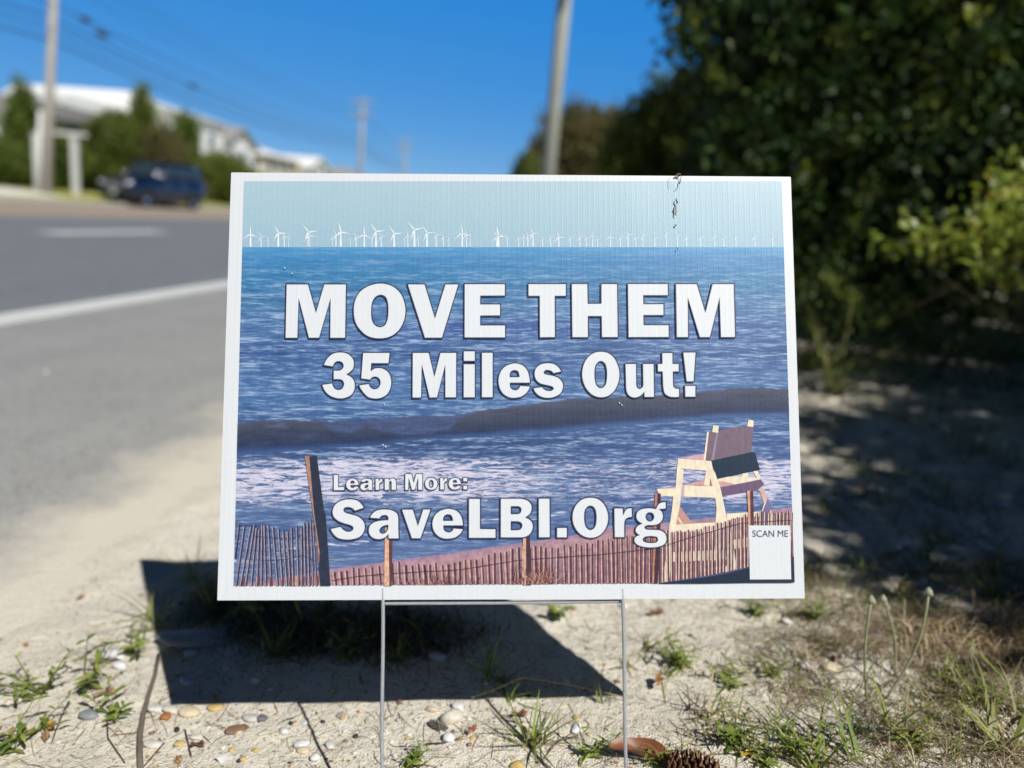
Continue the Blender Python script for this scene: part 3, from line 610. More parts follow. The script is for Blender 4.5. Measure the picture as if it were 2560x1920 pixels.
def letter_line(items, w, z=.0019):
    fb, ob = MB(), MB()
    for cs_ in items:
        Ls = [SA(c) for c in cs_]; flat = np.concatenate(Ls)
        tri = tessellate_polygon([[Vector((a, b2, 0)) for a, b2 in L] for L in Ls]); F = []
        for t in tri:
            p0, p1, p2 = (flat[i] for i in t); cr = (p1[0] - p0[0]) * (p2[1] - p0[1]) - (p1[1] - p0[1]) * (p2[0] - p0[0])
            F.append(tuple(t) if cr > 0 else tuple(t)[::-1])
        fb.add(np.c_[flat, np.full(len(flat), z)], F)
        for L in Ls:
            n = len(L); e = unit(np.roll(L, -1, 0) - L); ep = np.roll(e, 1, 0)
            nn = np.c_[-e[:, 1], e[:, 0]]; npv = np.c_[-ep[:, 1], ep[:, 0]]; m = unit(nn + npv); cosv = np.clip((m * nn).sum(1), .42, 1)
            o1 = L + m * (w / 2 / cosv)[:, None]; o2 = L - m * (w / 2 / cosv)[:, None]
            V = np.c_[np.r_[o1, o2], np.full(2 * n, z + .0003)]
            ob.add(V, [(i, n + i, n + (i + 1) % n, (i + 1) % n) for i in range(n)])
    f = fb.build('lettering', WHITEINK, sign); ob.build('letter_outline', DARKINK, f); return f
PXM = .6096 / 1434
letter_line([glyph(k) for k in ('M', 'O', 'V', 'E', 'T', 'H', 'E2', 'M2')], 2.7 * PXM)
letter_line([glyph(k) for k in ('3', '5', 'M3', 'i', 'l', 'e', 's', 'O2', 'u', 't', '!')], 2.5 * PXM)
def hb(a, b2, c, d): return (820 + a * .17179, 1170 + b2 * .17179, 820 + c * .17179, 1170 + d * .17179)
letter_line([glyph('L1'), glyph('e', hb(266, 147, 456, 328)), glyph('a', hb(473, 148, 657, 327)), glyph('r', hb(692, 148, 802, 322)), glyph('n'), glyph('M3', hb(1122, 80, 1382, 322)), glyph('O2', hb(1410, 136, 1602, 320)), glyph('r', hb(1630, 136, 1742, 316)), glyph('e', hb(1754, 136, 1942, 316)), glyph(':')], 1.7 * PXM)
letter_line([glyph('S'), glyph('a'), glyph('v'), glyph('e', (810 + 1660 * .16275, 1230 + 245 * .16275, 810 + 2148 * .16275, 1230 + 722 * .16275)), glyph('L'), glyph('B'), glyph('I'), glyph('.'), glyph('O2', (1400 + 218 * .13562, 1220 + 165 * .13562, 1400 + 896 * .13562, 1220 + 924 * .13562)), glyph('r'), glyph('g')], 2.9 * PXM)
# wire stake
GALV = simple('galvanised_wire', (.17, .185, .195), .5, .5, .25, 60, Metallic=.55)
b = MB()
for (xa, ya), (xb, yb) in (((956, 1440), (955, 1920)), ((1555, 1440), (1567, 1920))):
    p0 = np.array([*S(xa, ya), -.002]); p1 = np.array([*S(xb, yb), -.002]); p2 = p1 + (p1 - p0) * .62
    pts = [p0 + (p2 - p0) * t + np.array([.0006 * math.sin(t * 9), 0, .0007 * math.sin(t * 7)]) for t in np.linspace(0, 1, 14)]
    b.tube(pts, .0019, 10)
pA, pB = np.array([*S(956, 1511), -.006]), np.array([*S(1556, 1506), -.006]); b.tube([pA, pA * .5 + pB * .5 - np.array([0, .0005, 0]), pB], .0019, 10)
pA, pB = np.array([*S(955, 2120), -.006]), np.array([*S(1571, 2120), -.006]); b.tube([pA, pB], .0019, 10)
b.build('wire_stake', GALV, sign, True)
for px_, py_ in ((961, 1010), (958, 1112), (965, 1117), (1548, 1008), (1554, 1013), (713, 671), (731, 685)):
    u_, v_ = S(px_, py_); b.lathe([(.0009, .0021), (.0006, .0026), (.0001, .0027)], 6, 'z', (u_, v_, 0))
b.build('scuff', WHITEINK, panel)
# strand of dried debris stuck to the board
TK = .62
b = MB(); Z3 = lambda x, y, z: np.array([*S(1240 + x * .3526, 420 + y * .3526), z])
brown, dk, tan_ = (.16, .09, .05), (.02, .022, .03), (.42, .34, .24)
b.tube([Z3(1268, 62, .003), Z3(1285, 52, .004), Z3(1306, 50, .003)], np.multiply([.0012, .0022, .0009], TK), 6, brown); b.tube([Z3(1290, 66, .003), Z3(1300, 60, .004)], np.multiply([.001, .0013], TK), 6, dk)
b.tube([Z3(1308, 62, .003), Z3(1305, 88, .003), Z3(1299, 108, .0035), Z3(1296, 122, .003)], np.multiply([.0005, .0006, .0009, .0008], TK), 6, dk)
b.tube([Z3(1290, 142, .003), Z3(1278, 152, .003), Z3(1268, 156, .003)], np.multiply(.0005, TK), 5, brown)
b.tube([Z3(1273, 222, .003), Z3(1271, 236, .004), Z3(1279, 250, .004), Z3(1276, 262, .003)], np.multiply([.0006, .0011, .0014, .0008], TK), 6, dk)
b.tube([Z3(1272, 268, .003), Z3(1270, 290, .004), Z3(1272, 315, .004), Z3(1266, 330, .003)], np.multiply([.0008, .0016, .0014, .0007], TK), 6, tan_); b.tube([Z3(1266, 328, .004), Z3(1274, 348, .003)], np.multiply([.0009, .0005], TK), 5, dk)
b.tube([Z3(1262, 290, .0045), Z3(1268, 300, .0045)], np.multiply([.0006, .0006], TK), 5, brown)
b.lathe([(.0001, .002), (.0012, .0025), (.0001, .0042)], 8, 'z', (*S(1240 + 1270 * .3526, 420 + 411 * .3526), 0), tan_)
b.tube([Z3(1283, 572, .003), Z3(1277, 590, .003)], np.multiply([.0006, .0004], TK), 5, dk); b.tube([Z3(1228, 70, .0028), Z3(1222, 110, .0028), Z3(1236, 150, .0028)], np.multiply(.0003, TK), 4, tan_)
o = b.build('dried_debris', attrmat('debris_brown', .7)); o.matrix_world = M4
tag(o, 'thin strand of dried brown and black debris stuck down the sign near its top right', 'debris')
#PART2
# ------------------------------------------------------------------ trees and shrubs
def blob_points(ells, n, rs, shell=.55, lump=.35, s0=0):
    """points scattered through lumpy ellipsoids, denser towards the outside"""
    E_ = np.array(ells, float); w = (E_[:, 3] * E_[:, 4] * E_[:, 5]) ** .66; k = rs.choice(len(E_), n, p=w / w.sum())
    d = unit(rs.normal(size=(n, 3))); r = shell + (1 - shell) * rs.random(n) ** .6
    az = np.arctan2(d[:, 1], d[:, 0]); nz = fbm(az * 1.9 + k * 7.1, d[:, 2] * 3.2 + k * 3.3, s0, 3)
    r = r * (1 - lump + 2 * lump * nz)
    return E_[k, :3] + d * r[:, None] * E_[k, 3:6], d
def leaves(cen, dirs, per, twig, size, rs, spread=.9, aspect=.42, fold=.25):
    n = len(cen); N = n * per
    t = rs.random((n, per, 1)); pos = cen[:, None] + dirs[:, None] * (t - .3) * twig + rs.normal(size=(n, per, 3)) * twig * .22
    a = unit(dirs[:, None] * .8 + rs.normal(size=(n, per, 3)) * spread).reshape(N, 3); pos = pos.reshape(N, 3)
    up = unit(rs.normal(size=(N, 3)) * .7 + np.array([0, 0, 1.])); b_ = unit(np.cross(a, up)); c = np.cross(b_, a)
    L = (size * (.6 + .8 * rs.random(N)))[:, None]
    V = np.stack([pos, pos + a * L * .5 + b_ * L * aspect * .5 + c * L * fold * .3, pos + a * L, pos + a * L * .5 - b_ * L * aspect * .5 + c * L * fold * .3], 1)
    return V.reshape(-1, 3), np.arange(N * 4).reshape(N, 4)
def crown(name, ells, n, per, twig, size, mat, parent, seed, up=.5, tone=(.1, .9), shell=.5, lump=.35, **k):
    rs = np.random.default_rng(seed); c, d = blob_points(ells, n, rs, shell, lump, seed)
    d = unit(d + np.array([0, 0, up]) + rs.normal(size=d.shape) * .3)
    V, F = leaves(c, d, per, twig, size, rs, **k)
    lv = np.repeat(np.clip(rs.normal(.5, .22, n), 0, 1), per) * .7 + rs.random(n * per) * .3; lv = tone[0] + (tone[1] - tone[0]) * lv
    return quick_mesh(name, V - np.array(parent.location), F, np.repeat(lv, 4)[:, None] * np.ones(3), mat, parent)
BARK = simple('bark', (.13, .10, .075), .9, .2, .35, 14, .6, .01)
def trunk(parent, base, tips, r, seed=0):
    rs = np.random.default_rng(seed); b = MB(); o = np.array(parent.location); base = np.array(base, float); tips = np.array(tips, float)
    top = tips.mean(0); mid = base + (top - base) * .45 + rs.normal(size=3) * r * 1.2
    b.tube(np.array([base - [0, 0, .1], base + (mid - base) * .5 + rs.normal(size=3) * r * .4, mid]) - o, [r * 1.15, r, r * .75], 9)
    for t in tips:
        q = mid + (t - mid) * .5 + rs.normal(size=3) * np.linalg.norm(t - mid) * .1
        b.tube(np.array([mid, q, t]) - o, [r * .6, r * .38, r * .12], 6)
        for _ in range(3):
            f = rs.uniform(.3, .9); s_ = mid + (t - mid) * f; e = s_ + rs.normal(size=3) * np.linalg.norm(t - mid) * .28; b.tube(np.array([s_, e]) - o, [r * .2, r * .05], 5)
    return b.build('trunk', BARK, parent, True)
def plant_tree(name, label, cat, base, ells, n, per, twig, size, mat, seed, r=.12, group=None, **k):
    t = empty(name, base); tag(t, label, cat, group)
    crown('crown', ells, n, per, twig, size, mat, t, seed, **k)
    trunk(t, base, [np.array(e[:3]) + np.array([0, 0, e[5] * .3]) for e in ells][:7], r, seed); return t
G_DARK = leafmat('dark_evergreen_leaf', [(.010, .024, .011), (.028, .056, .020), (.055, .10, .026), (.14, .19, .04), (.30, .34, .075)], .5, .25, .16)
G_SUNLIT = leafmat('sunlit_leaf', [(.07, .11, .025), (.20, .25, .05), (.36, .38, .09)], .42, .4, .3)  # lighter leaf colour standing in for sun on the hedge
G_BRIGHT = leafmat('bright_leaf', [(.05, .10, .014), (.12, .19, .028), (.24, .31, .05), (.42, .40, .09), (.5, .28, .1)], .38, .5, .35)
G_CEDAR = leafmat('cedar_leaf', [(.05, .085, .02), (.15, .21, .04), (.28, .34, .07)], .6, .25, .2)
G_MID = leafmat('mid_green_leaf', [(.06, .09, .02), (.17, .215, .045), (.32, .35, .08)], .5, .35, .25)
G_OLIVE = leafmat('olive_leaf', [(.08, .08, .035), (.18, .165, .065), (.27, .22, .10)], .6, .25, .2)
def gz(x, y): return float(zground(x, y))
# across the road, left to right
def far_tree(kind, label, pxl, pxr, pyt, y, mat, seed, shape='round', n=900, cat='tree', group=None, size=.14, name=None):
    a = ony(pxl, 460, y); c = ony(pxr, 460, y); t = ony((pxl + pxr) / 2, pyt, y); x = (a[0] + c[0]) / 2; w = abs(c[0] - a[0]) / 2; z0 = gz(x, y); h = t[2] - z0
    if shape == 'cone': E_ = [(x, y, z0 + h * (.12 + .16 * i), w * (1 - .155 * i), w * (1 - .155 * i), h * .17) for i in range(6)]
    else:
        rs = np.random.default_rng(seed); E_ = [(x, y, z0 + h * .5, w * .8, w * .8, h * .42)]
        for i in range(5):
            q = rs.uniform(0, 2 * np.pi); E_.append((x + math.cos(q) * w * .5, y + math.sin(q) * w * .5, z0 + h * rs.uniform(.3, .78), w * .5, w * .5, h * .24))
    return plant_tree(name or kind, label, cat, (x, y, z0), E_, int(n * 1.5), 9, .5, size * 1.5, mat, seed, max(.06, w * .07), group)
far_tree('cedar_tree', 'dark green pointed cedar behind the left utility pole', 18, 112, 226, 34.5, G_CEDAR, 11, 'cone', 1700)
far_tree('cedar_tree', 'slim pointed cedar with bright green tip rising between the white roofs above the blue car', 312, 405, 238, 42, G_CEDAR, 12, 'cone', 1500)
far_tree('shrub', 'bushy green tree just left of the blue car under the long white roof', 210, 335, 290, 40, G_MID, 13, 'round', 1700)
far_tree('shrub', 'dull olive bush behind the roof of the blue car', 285, 475, 300, 43, G_OLIVE, 14, 'round', 1900)
far_tree('shrub', 'dark green bush just right of the blue car touching the sign edge', 500, 640, 392, 46, G_MID, 15, 'round', 1700)
far_tree('pine_tree', 'small dark tree top poking up between two white roofs right of the slim cedar', 425, 492, 275, 52, G_CEDAR, 16, 'round', 900)
far_tree('shrub', 'dark low shrub filling the gap between the white posts', 100, 215, 330, 37, G_CEDAR, 17, 'round', 1200)
far_tree('shrub', 'light green low shrub at the far left edge beside the gravel lot', -70, 66, 352, 33, G_CEDAR, 18, 'round', 800)
far_tree('shrub', 'dark green tree between the utility pole and the white gateway under the long roof', 100, 215, 268, 45, G_MID, 19, 'round', 1500)
for i, (x, y, h, w) in enumerate([(-27, 92, 2.6, 3.0), (-28, 104, 2.2, 3.2), (-27, 118, 2.4, 3.4), (-30, 66, 2.8, 2.4), (-29, 76, 2.3, 2.2)]):
    plant_tree('shrub', 'low dark shrub in the row in front of the distant white houses', 'shrub', (x, y, gz(x, y)), [(x, y, gz(x, y) + h * .5, w, w * .8, h * .5), (x + w * .6, y, gz(x, y) + h * .4, w * .6, w * .6, h * .4)], 500, 8, .5, .2, G_CEDAR, 40 + i, .1, 'distant roadside shrubs')
# right-hand side, behind the board
def verge_tree(name, label, x, y, E_, n, per, twig, size, mat, seed, r, cat='tree', group=None, **k):
    return plant_tree(name, label, cat, (x, y, gz(x, y)), E_, n, per, twig, size, mat, seed, r, group, **k)
verge_tree('olive_tree', 'hazy olive brown tree right behind the leaning pale utility pole', -.35, 14.0,
           [(-.35, 14, 1.75, .85, .8, .95), (-.75, 13.9, 1.3, .5, .5, .7), (.25, 14.1, 1.9, .6, .6, .75), (.75, 14.2, 1.6, .6, .6, .9), (-.1, 14, .9, 1.1, .8, .8)], 4200, 11, .22, .10, G_OLIVE, 51, .07)
verge_tree('shrub', 'small dark shrub low on the left side of the leaning pale utility pole', -1.15, 13.2, [(-1.15, 13.2, 1.0, .28, .3, .75), (-1.05, 13.2, .6, .4, .4, .6)], 900, 10, .2, .08, G_MID, 52, .03, 'shrub')
verge_tree('evergreen_tree', 'mid green tree between the olive brown tree and the big dark hedge', .75, 10.0,
           [(.75, 10, 1.45, .6, .6, 1.0), (1.1, 9.9, 1.9, .5, .5, .7), (.45, 9.9, 1.2, .4, .4, .9), (1.5, 10, 1.6, .7, .6, 1.2)], 3800, 12, .18, .085, G_MID, 53, .07)
HE = [(.64, 4.6, 2.15, .42, .4, .5), (.72, 4.6, 2.9, .5, .4, .5), (1.02, 4.55, 1.75, .62, .55, .72), (.86, 4.6, 2.45, .55, .5, .75), (1.25, 4.6, 3.3, .9, .7, .8), (.95, 4.6, 1.05, .52, .5, .7), (1.75, 4.5, 1.3, .8, .6, 1.05), (1.9, 4.55, 2.5, .85, .7, 1.0), (2.7, 4.5, 1.5, .8, .6, 1.1), (2.8, 4.6, 2.8, .9, .7, 1.1), (2.2, 4.8, 3.8, 1.1, .8, .8), (1.4, 4.6, .75, .7, .5, .5)]
verge_tree('hedge_tree', 'tall dense dark evergreen hedge tree filling the upper right behind the sign', 1.6, 4.8, HE, 8500, 15, .16, .058, G_DARK, 54, .09, shell=.35, lump=.25, aspect=.5, tone=(0, .72))
hedge = bpy.data.objects['hedge_tree']
crown('sunlit_clumps', HE, 620, 22, .10, .05, G_SUNLIT, hedge, 64, up=1.1, tone=(0, 1.0), shell=1.13, lump=.12, aspect=.5, spread=.5)  # sunlit clusters of the hedge, put in as lighter coloured leaves
verge_tree('hedge_tree', 'dark evergreen hedge at the right edge of the photo beyond the bright leafed bush', 3.4, 4.0, [(3.3, 4.1, 1.3, .8, .6, 1.1), (3.4, 4.1, 2.6, .9, .7, 1.1), (2.6, 3.9, 1.0, .6, .45, .7), (4.2, 3.9, 1.9, .9, .8, 1.7)], 5200, 15, .16, .058, G_DARK, 55, .09, shell=.35, lump=.25, aspect=.5, tone=(0, .85))
verge_tree('evergreen_tree', 'dense dark tree deep behind the hedge closing off the sky on the right', 3.2, 7.0, [(1.9, 6.6, 1.2, 1.0, .8, 1.3), (3.0, 6.8, 1.4, 1.3, .9, 1.5), (2.4, 6.8, 3.0, 1.3, .9, 1.3), (4.4, 6.6, 1.6, 1.4, .9, 1.7), (3.8, 6.8, 3.3, 1.5, 1.0, 1.4), (3.0, 7.0, 4.8, 1.8, 1.0, 1.3), (5.6, 6.4, 2.4, 1.4, 1.0, 2.3)], 3600, 13, .25, .13, G_DARK, 59, .14, shell=.25, lump=.2, aspect=.55)
# off to the right: the tree whose shade lies on the sand
SH = lambda x, y, z: (x + SUN[0] / SUN[2] * z, y + SUN[1] / SUN[2] * z, z)
E_ = [(*SH(*q[:3]), *q[3:]) for q in [(.74, 1.62, 2.2, .34, .36, .38), (1.2, 1.70, 2.3, .5, .38, .4), (1.75, 1.78, 2.4, .6, .4, .45), (2.4, 1.98, 2.5, .7, .5, .5), (1.0, 2.35, 2.4, .42, .42, .45), (1.6, 2.5, 2.5, .7, .5, .5), (2.4, 2.7, 2.6, .9, .6, .6), (1.6, 2.9, 2.7, .36, .36, .36), (3.2, 2.4, 2.4, 1., .7, .6), (1.7, 3.2, 2.9, .6, .4, .4), (3.3, 3.3, 2.8, 1.0, .6, .5), (1.3, 3.75, 2.9, .6, .45, .4), (2.3, 3.9, 3.0, .9, .5, .5)]]
verge_tree('evergreen_tree', 'overhanging evergreen tree off to the right whose shade lies across the sand', 4.4, .5, E_, 4000, 15, .16, .075, G_DARK, 56, .12, shell=.1, lump=.25)
# bright bush near the right edge
E_ = [tuple(ony(px, py, yy)) + (r1, r1, r2) for px, py, yy, r1, r2 in [(2520, 510, 2.6, .10, .08), (2430, 560, 2.55, .08, .045), (2330, 590, 2.5, .06, .03), (2245, 615, 2.5, .03, .02), (2560, 600, 2.65, .08, .05), (2580, 450, 2.7, .05, .06), (2475, 690, 2.7, .08, .04), (2400, 640, 2.6, .06, .03)]]
verge_tree('leafy_bush', 'bright yellow green bush with some orange leaves at the right edge', 1.75, 2.85, E_, 115, 7, .08, .033, G_BRIGHT, 57, .0025, 'bush', aspect=.62, up=.2, shell=.1, tone=(.15, 1.0))
E_ = [(1.35, 3.3, .42, .5, .25, .28), (1.9, 3.2, .5, .5, .3, .32), (.85, 3.6, .35, .35, .25, .25), (2.4, 3.0, .55, .5, .3, .4)]
verge_tree('undergrowth_shrub', 'dark tangled undergrowth at the foot of the hedge', 1.5, 3.4, E_, 800, 9, .12, .03, G_DARK, 58, .015, 'shrub', tone=(.2, 1.0), shell=.2)

# ------------------------------------------------------------------ utility poles and cables
WOOD = simple('weathered_pole_wood', (.40, .37, .32), .85, .2, .25, 6, .4, .01)
DKMETAL = simple('dark_metal', (.03, .032, .035), .5, .5, .2, 9); GREYMET = simple('grey_metal', (.42, .44, .45), .5, .5, .15, 5)
PORC = simple('insulator', (.25, .22, .2), .3, .5, .1, 9); CABLE = simple('black_cable', (.03, .033, .04), .6, .3, .1, 5)
WHITEPAINT = simple('white_paint', (.62, .62, .58), .55, .35, .08, 3)
def pole(base, top, r, label, group=None, arms=True, can=False, mat=WOOD):
    p = empty('utility_pole', base); tag(p, label, 'utility pole', group); L = np.array(top) - np.array(base); b = MB()
    b.tube([np.array([0, 0, -.4]), L * .5, L], [r * 1.05, r * .92, r * .75], 14); b.build('pole', mat, p, True)
    if arms:
        for f in (.97, .86):
            m = MB(); q = L * f; m.box(q + [-1.15, -.16 - r * .7, -.06], q + [1.15, -.04 - r * .7, .06]); a = m.build('crossarm', mat, p)
            for dx in (-1.05, -.45, .45, 1.05):
                i = MB(); i.lathe([(.02, .05), (.06, .08), (.04, .12), (.06, .15), (.03, .2), (.001, .21)], 8, 'z', tuple(q + [dx, -.1 - r * .7, .01])); i.build('insulator', PORC, a, True)
    if can:
        m = MB(); m.lathe([(.001, 0), (.2, .01), (.22, .06), (.22, .78), (.18, .86), (.001, .88)], 14, 'z', tuple(L * can + [0, -.28 - r, 0])); m.build('transformer', DKMETAL, p, True)
    return p
pb_ = np.array([-22.0, 29.9, gz(-22, 29.9)]); pt_ = pb_ + (ony(145, 0, 31.3) - ony(105, 479, 30)) * np.array([1, 1, 1]) * 1.36; pt_[1] = 31.0
p1 = pole(pb_, pt_, .19, 'tall weathered utility pole by the gravel lot at the far left')
m = MB(); L = pt_ - pb_; m.tube([np.array([-.16, -.26, -.1]), L * .31 + [-.16, -.26, 0]], [.09, .09], 10); m.build('cable_guard', WHITEPAINT, p1, True)
mb_ = np.array([-.862, 14.2, gz(-.86, 14.2)]); mt_ = np.array([-.862, 14.2, 4.55]); 
mq = ony(1411, 0, 12.2); mq0 = ony(1370, 430, 12.2); ld = (mq - mq0) / (mq[2] - mq0[2]); mb_ = mq0 - ld * (mq0[2] - gz(-.8, 12.2)); mt_ = mb_ + ld * 7.6
WOODP = simple('pale_pole_wood', (.42, .43, .37), .85, .2, .18, 5, .3, .01)
p2 = pole(mb_, mt_, .112, 'pale leaning utility pole rising behind the middle of the sign', can=.535, mat=WOODP)
f1 = ony(905, 252, 72.5); pole((f1[0], 72.5, gz(f1[0], 72.5)), f1 + [0.1, 0, .2], .2, 'faint distant utility pole standing against the sky above the sign', arms=True)
f2 = ony(1014, 348, 104); pole((f2[0], 104, gz(f2[0], 104)), f2, .19, 'farthest and faintest utility pole just right of the distant one')
prev = np.array([-21.6, -12., 0.2]); ends = [pt_, f1, f2]
def cable(a, c, sag, r=.022):
    b = MB(); t = np.linspace(0, 1, 25)[:, None]; P = a * (1 - t) + c * t; P[:, 2] -= 4 * sag * (t * (1 - t))[:, 0]; b.tube(P, r, 6)
    o = b.build('overhead_cable', CABLE, None, True); return tag(o, 'thin dark overhead cable strung between the utility poles on the left', 'cable', 'overhead cables')
for k, (h, dx, sg, r) in enumerate([(5.95, 0, .7, .032), (6.35, .1, .65, .022), (6.8, -.1, .7, .026), (7.3, .1, .6, .02), (8.6, -.5, .8, .012), (8.7, .6, .8, .012), (9.4, 0, .8, .012)]):
    A = pb_ + (pt_ - pb_) * (h / (pt_[2] - pb_[2])) + [dx, -.2, 0]; B = np.array([f1[0] + dx, 72.4, gz(f1[0], 72) + h * .97]); D = np.array([f2[0] + dx, 104, gz(f2[0], 104) + h * .95]); Z = np.array([-21.4 + dx, -14, h + .3])
    cable(Z, A, sg, r); cable(A, B, sg, r); cable(B, D, sg * .7, r)
def case(px, py, y, L, label):
    c = ony(px, py, y); b = MB(); prof_ = [(.001, -L), (.09, -L * .97), (.12, -L * .6), (.12, L * .6), (.09, L * .97), (.001, L)]; b.lathe(prof_, 10, 'y'); o = b.build('splice_case', DKMETAL, None, True); o.location = c; o.rotation_euler = (-.04, 0, .0)
    return tag(o, label, 'splice case')
case(213, 50, 34.0, .32, 'dark splice case on the cable nearest the left pole')
case(255, 85, 36.0, .45, 'larger dark splice case just below and right of the first one')
case(482, 215, 46.0, .35, 'faint small splice case farther along the cables above the blue car')

# white timber gateway
gw = empty('gateway_frame', (-22.4, 31.6, gz(-22.4, 31.6))); tag(gw, 'white painted post and beam gateway beside the left utility pole', 'gateway'); o_ = np.array(gw.location)
pA = ony(97, 470, 31.4); pB = ony(191, 495, 31.6)
for q in (pA, pB):
    b = MB(); z0 = gz(q[0], q[1]) - .1; b.box(np.array([q[0] - .11, q[1] - .11, z0]) - o_, np.array([q[0] + .11, q[1] + .11, 2.62]) - o_); b.box(np.array([q[0] - .15, q[1] - .15, 2.62]) - o_, np.array([q[0] + .15, q[1] + .15, 2.7]) - o_); b.build('post', WHITEPAINT, gw)
b = MB(); b.box(np.array([pA[0] - .1, pB[1] - .08, 2.72]) - o_, np.array([pB[0] + .55, pB[1] + .08, 2.86]) - o_); b.build('beam', WHITEPAINT, gw)

# ------------------------------------------------------------------ houses
SIDING = simple('white_siding', (.84, .84, .82), .6, .3, .05, 2); CREAM = simple('cream_siding', (.70, .62, .46), .6, .3, .06, 2); ROOFG = simple('grey_shingle', (.30, .29, .28), .85, .2, .2, 3); ROOFW = simple('white_roof', (.82, .82, .80), .6, .3, .08, 2)
PANE = simple('window_glass', (.03, .045, .06), .12, .6, .2, 1); TRIM = simple('trim_white', (.78, .78, .76), .5, .3, .04, 3); GREYSID = simple('grey_siding', (.33, .35, .37), .7, .3, .1, 2)
def house(label, x0, x1, y0, y1, h, rh, wall, roof, kind='gable', storeys=2, deck=False):
    zb = gz((x0 + x1) / 2, (y0 + y1) / 2) - .1; hs = empty('house', ((x0 + x1) / 2, (y0 + y1) / 2, zb)); tag(hs, label, 'house'); o = np.array(hs.location)
    W = (x1 - x0) / 2; D = (y1 - y0) / 2; b = MB(); b.box((-W, -D, 0), (W, D, h))
    if kind == 'gable': b.prism([(-D, h), (D, h), (0, h + rh)], -W + .01, W - .01, 'x')
    b.build('wall', wall, hs)
    r = MB()
    if kind == 'flat':
        r.box((-W - .5, -D - .5, h), (W + .5, D + .5, h + rh))
    elif kind == 'gable':
        for s in (-1, 1):
            e = .5; sl = rh / D
            P = [(s * (D + e), h - sl * e), (0, h + rh), (0, h + rh + .22), (s * (D + e), h - sl * e + .22)]
            r.prism(P if s > 0 else P[::-1], -W - e, W + e, 'x')
    else:
        e = .6; V = [(-W - e, -D - e, h), (W + e, -D - e, h), (W + e, D + e, h), (-W - e, D + e, h), (0, -max(D - W, .2), h + rh), (0, max(D - W, .2), h + rh)]
        r.add(V, [(0, 1, 4), (1, 2, 5, 4), (2, 3, 5), (3, 0, 4, 5), (3, 2, 1, 0)])
    r.build('roof', roof, hs)
    def win(face, a, z, w, hh):
        m = MB(); p = MB(); t = .09
        if face == 'x':
            X = W; m.box((X - .02, a - w / 2 - t, z - t), (X + .06, a + w / 2 + t, z + hh + t)); p.box((X + .055, a - w / 2, z), (X + .075, a + w / 2, z + hh))
        else:
            Y = -D; m.box((a - w / 2 - t, Y - .06, z - t), (a + w / 2 + t, Y + .02, z + hh + t)); p.box((a - w / 2, Y - .075, z), (a + w / 2, Y - .055, z + hh))
        f = m.build('window', TRIM, hs); p.build('pane', PANE, f)
    sh = h / storeys
    for s in range(storeys):
        for a in np.arange(-D + 1.3, D - 1, 2.6): win('x', a, s * sh + .9, 1.1, 1.35)
        for a in np.arange(-W + 1.3, W - 1, 2.6): win('y', a, s * sh + .9, 1.1, 1.35)
    if deck:
        b = MB(); b.box((W, -D + .4, sh - .15), (W + 1.8, D - .4, sh + .02)); 
        for a in np.arange(-D + .5, D - .3, .45): b.box((W + 1.7, a, sh + .02), (W + 1.76, a + .06, sh + 1.0))
        b.box((W + 1.66, -D + .4, sh + 1.0), (W + 1.8, D - .4, sh + 1.08))
        for a in (-D + .6, D - .6): b.box((W + 1.62, a - .07, -.2), (W + 1.76, a + .07, sh - .15))
        b.build('deck', TRIM, hs)
    return hs
house('pale house partly cut by the left photo edge behind the cedar', -46, float(ony(50, 300, 36)[0]), 36, 43, 3.4, .7, SIDING, ROOFG, 'flat', 1)
house('long white flat roofed building above the green tree and the white gateway', -38.2, -34.5, 49.5, 57.5, 4.7, 1.2, SIDING, ROOFW, 'flat', 2)
house('narrow white house with a pale roof right of the slim cedar', -45, -35, 56.5, 61.5, 5.8, 1.5, SIDING, ROOFW, 'gable', 2)
house('big white three storey beach house with decks right of the small tree top', -48, -36, 62.5, 74, 6.9, 1.6, SIDING, ROOFW, 'hip', 2, True)
house('white house with grey roof just over the upper left corner of the sign', -47, -36.5, 75.5, 82, 5.4, 1.6, SIDING, ROOFG, 'gable', 2, True)
house('cream house with white roof over the left part of the sign top', -47, -36.5, 85, 95, 5.0, 1.7, CREAM, ROOFW, 'hip', 2)
house('white bungalow lower and right of the cream house', -46, -36.5, 98, 106, 4.6, 1.4, SIDING, ROOFW, 'gable', 2)
house('grey roofed distant house in front of the faint pole', -44, -35, 116, 128, 4.4, 1.8, GREYSID, ROOFG, 'hip', 2)
house('farthest tan house at the end of the row above the sign', -42, -33, 150, 166, 4.5, 2.2, CREAM, ROOFG, 'hip', 2)

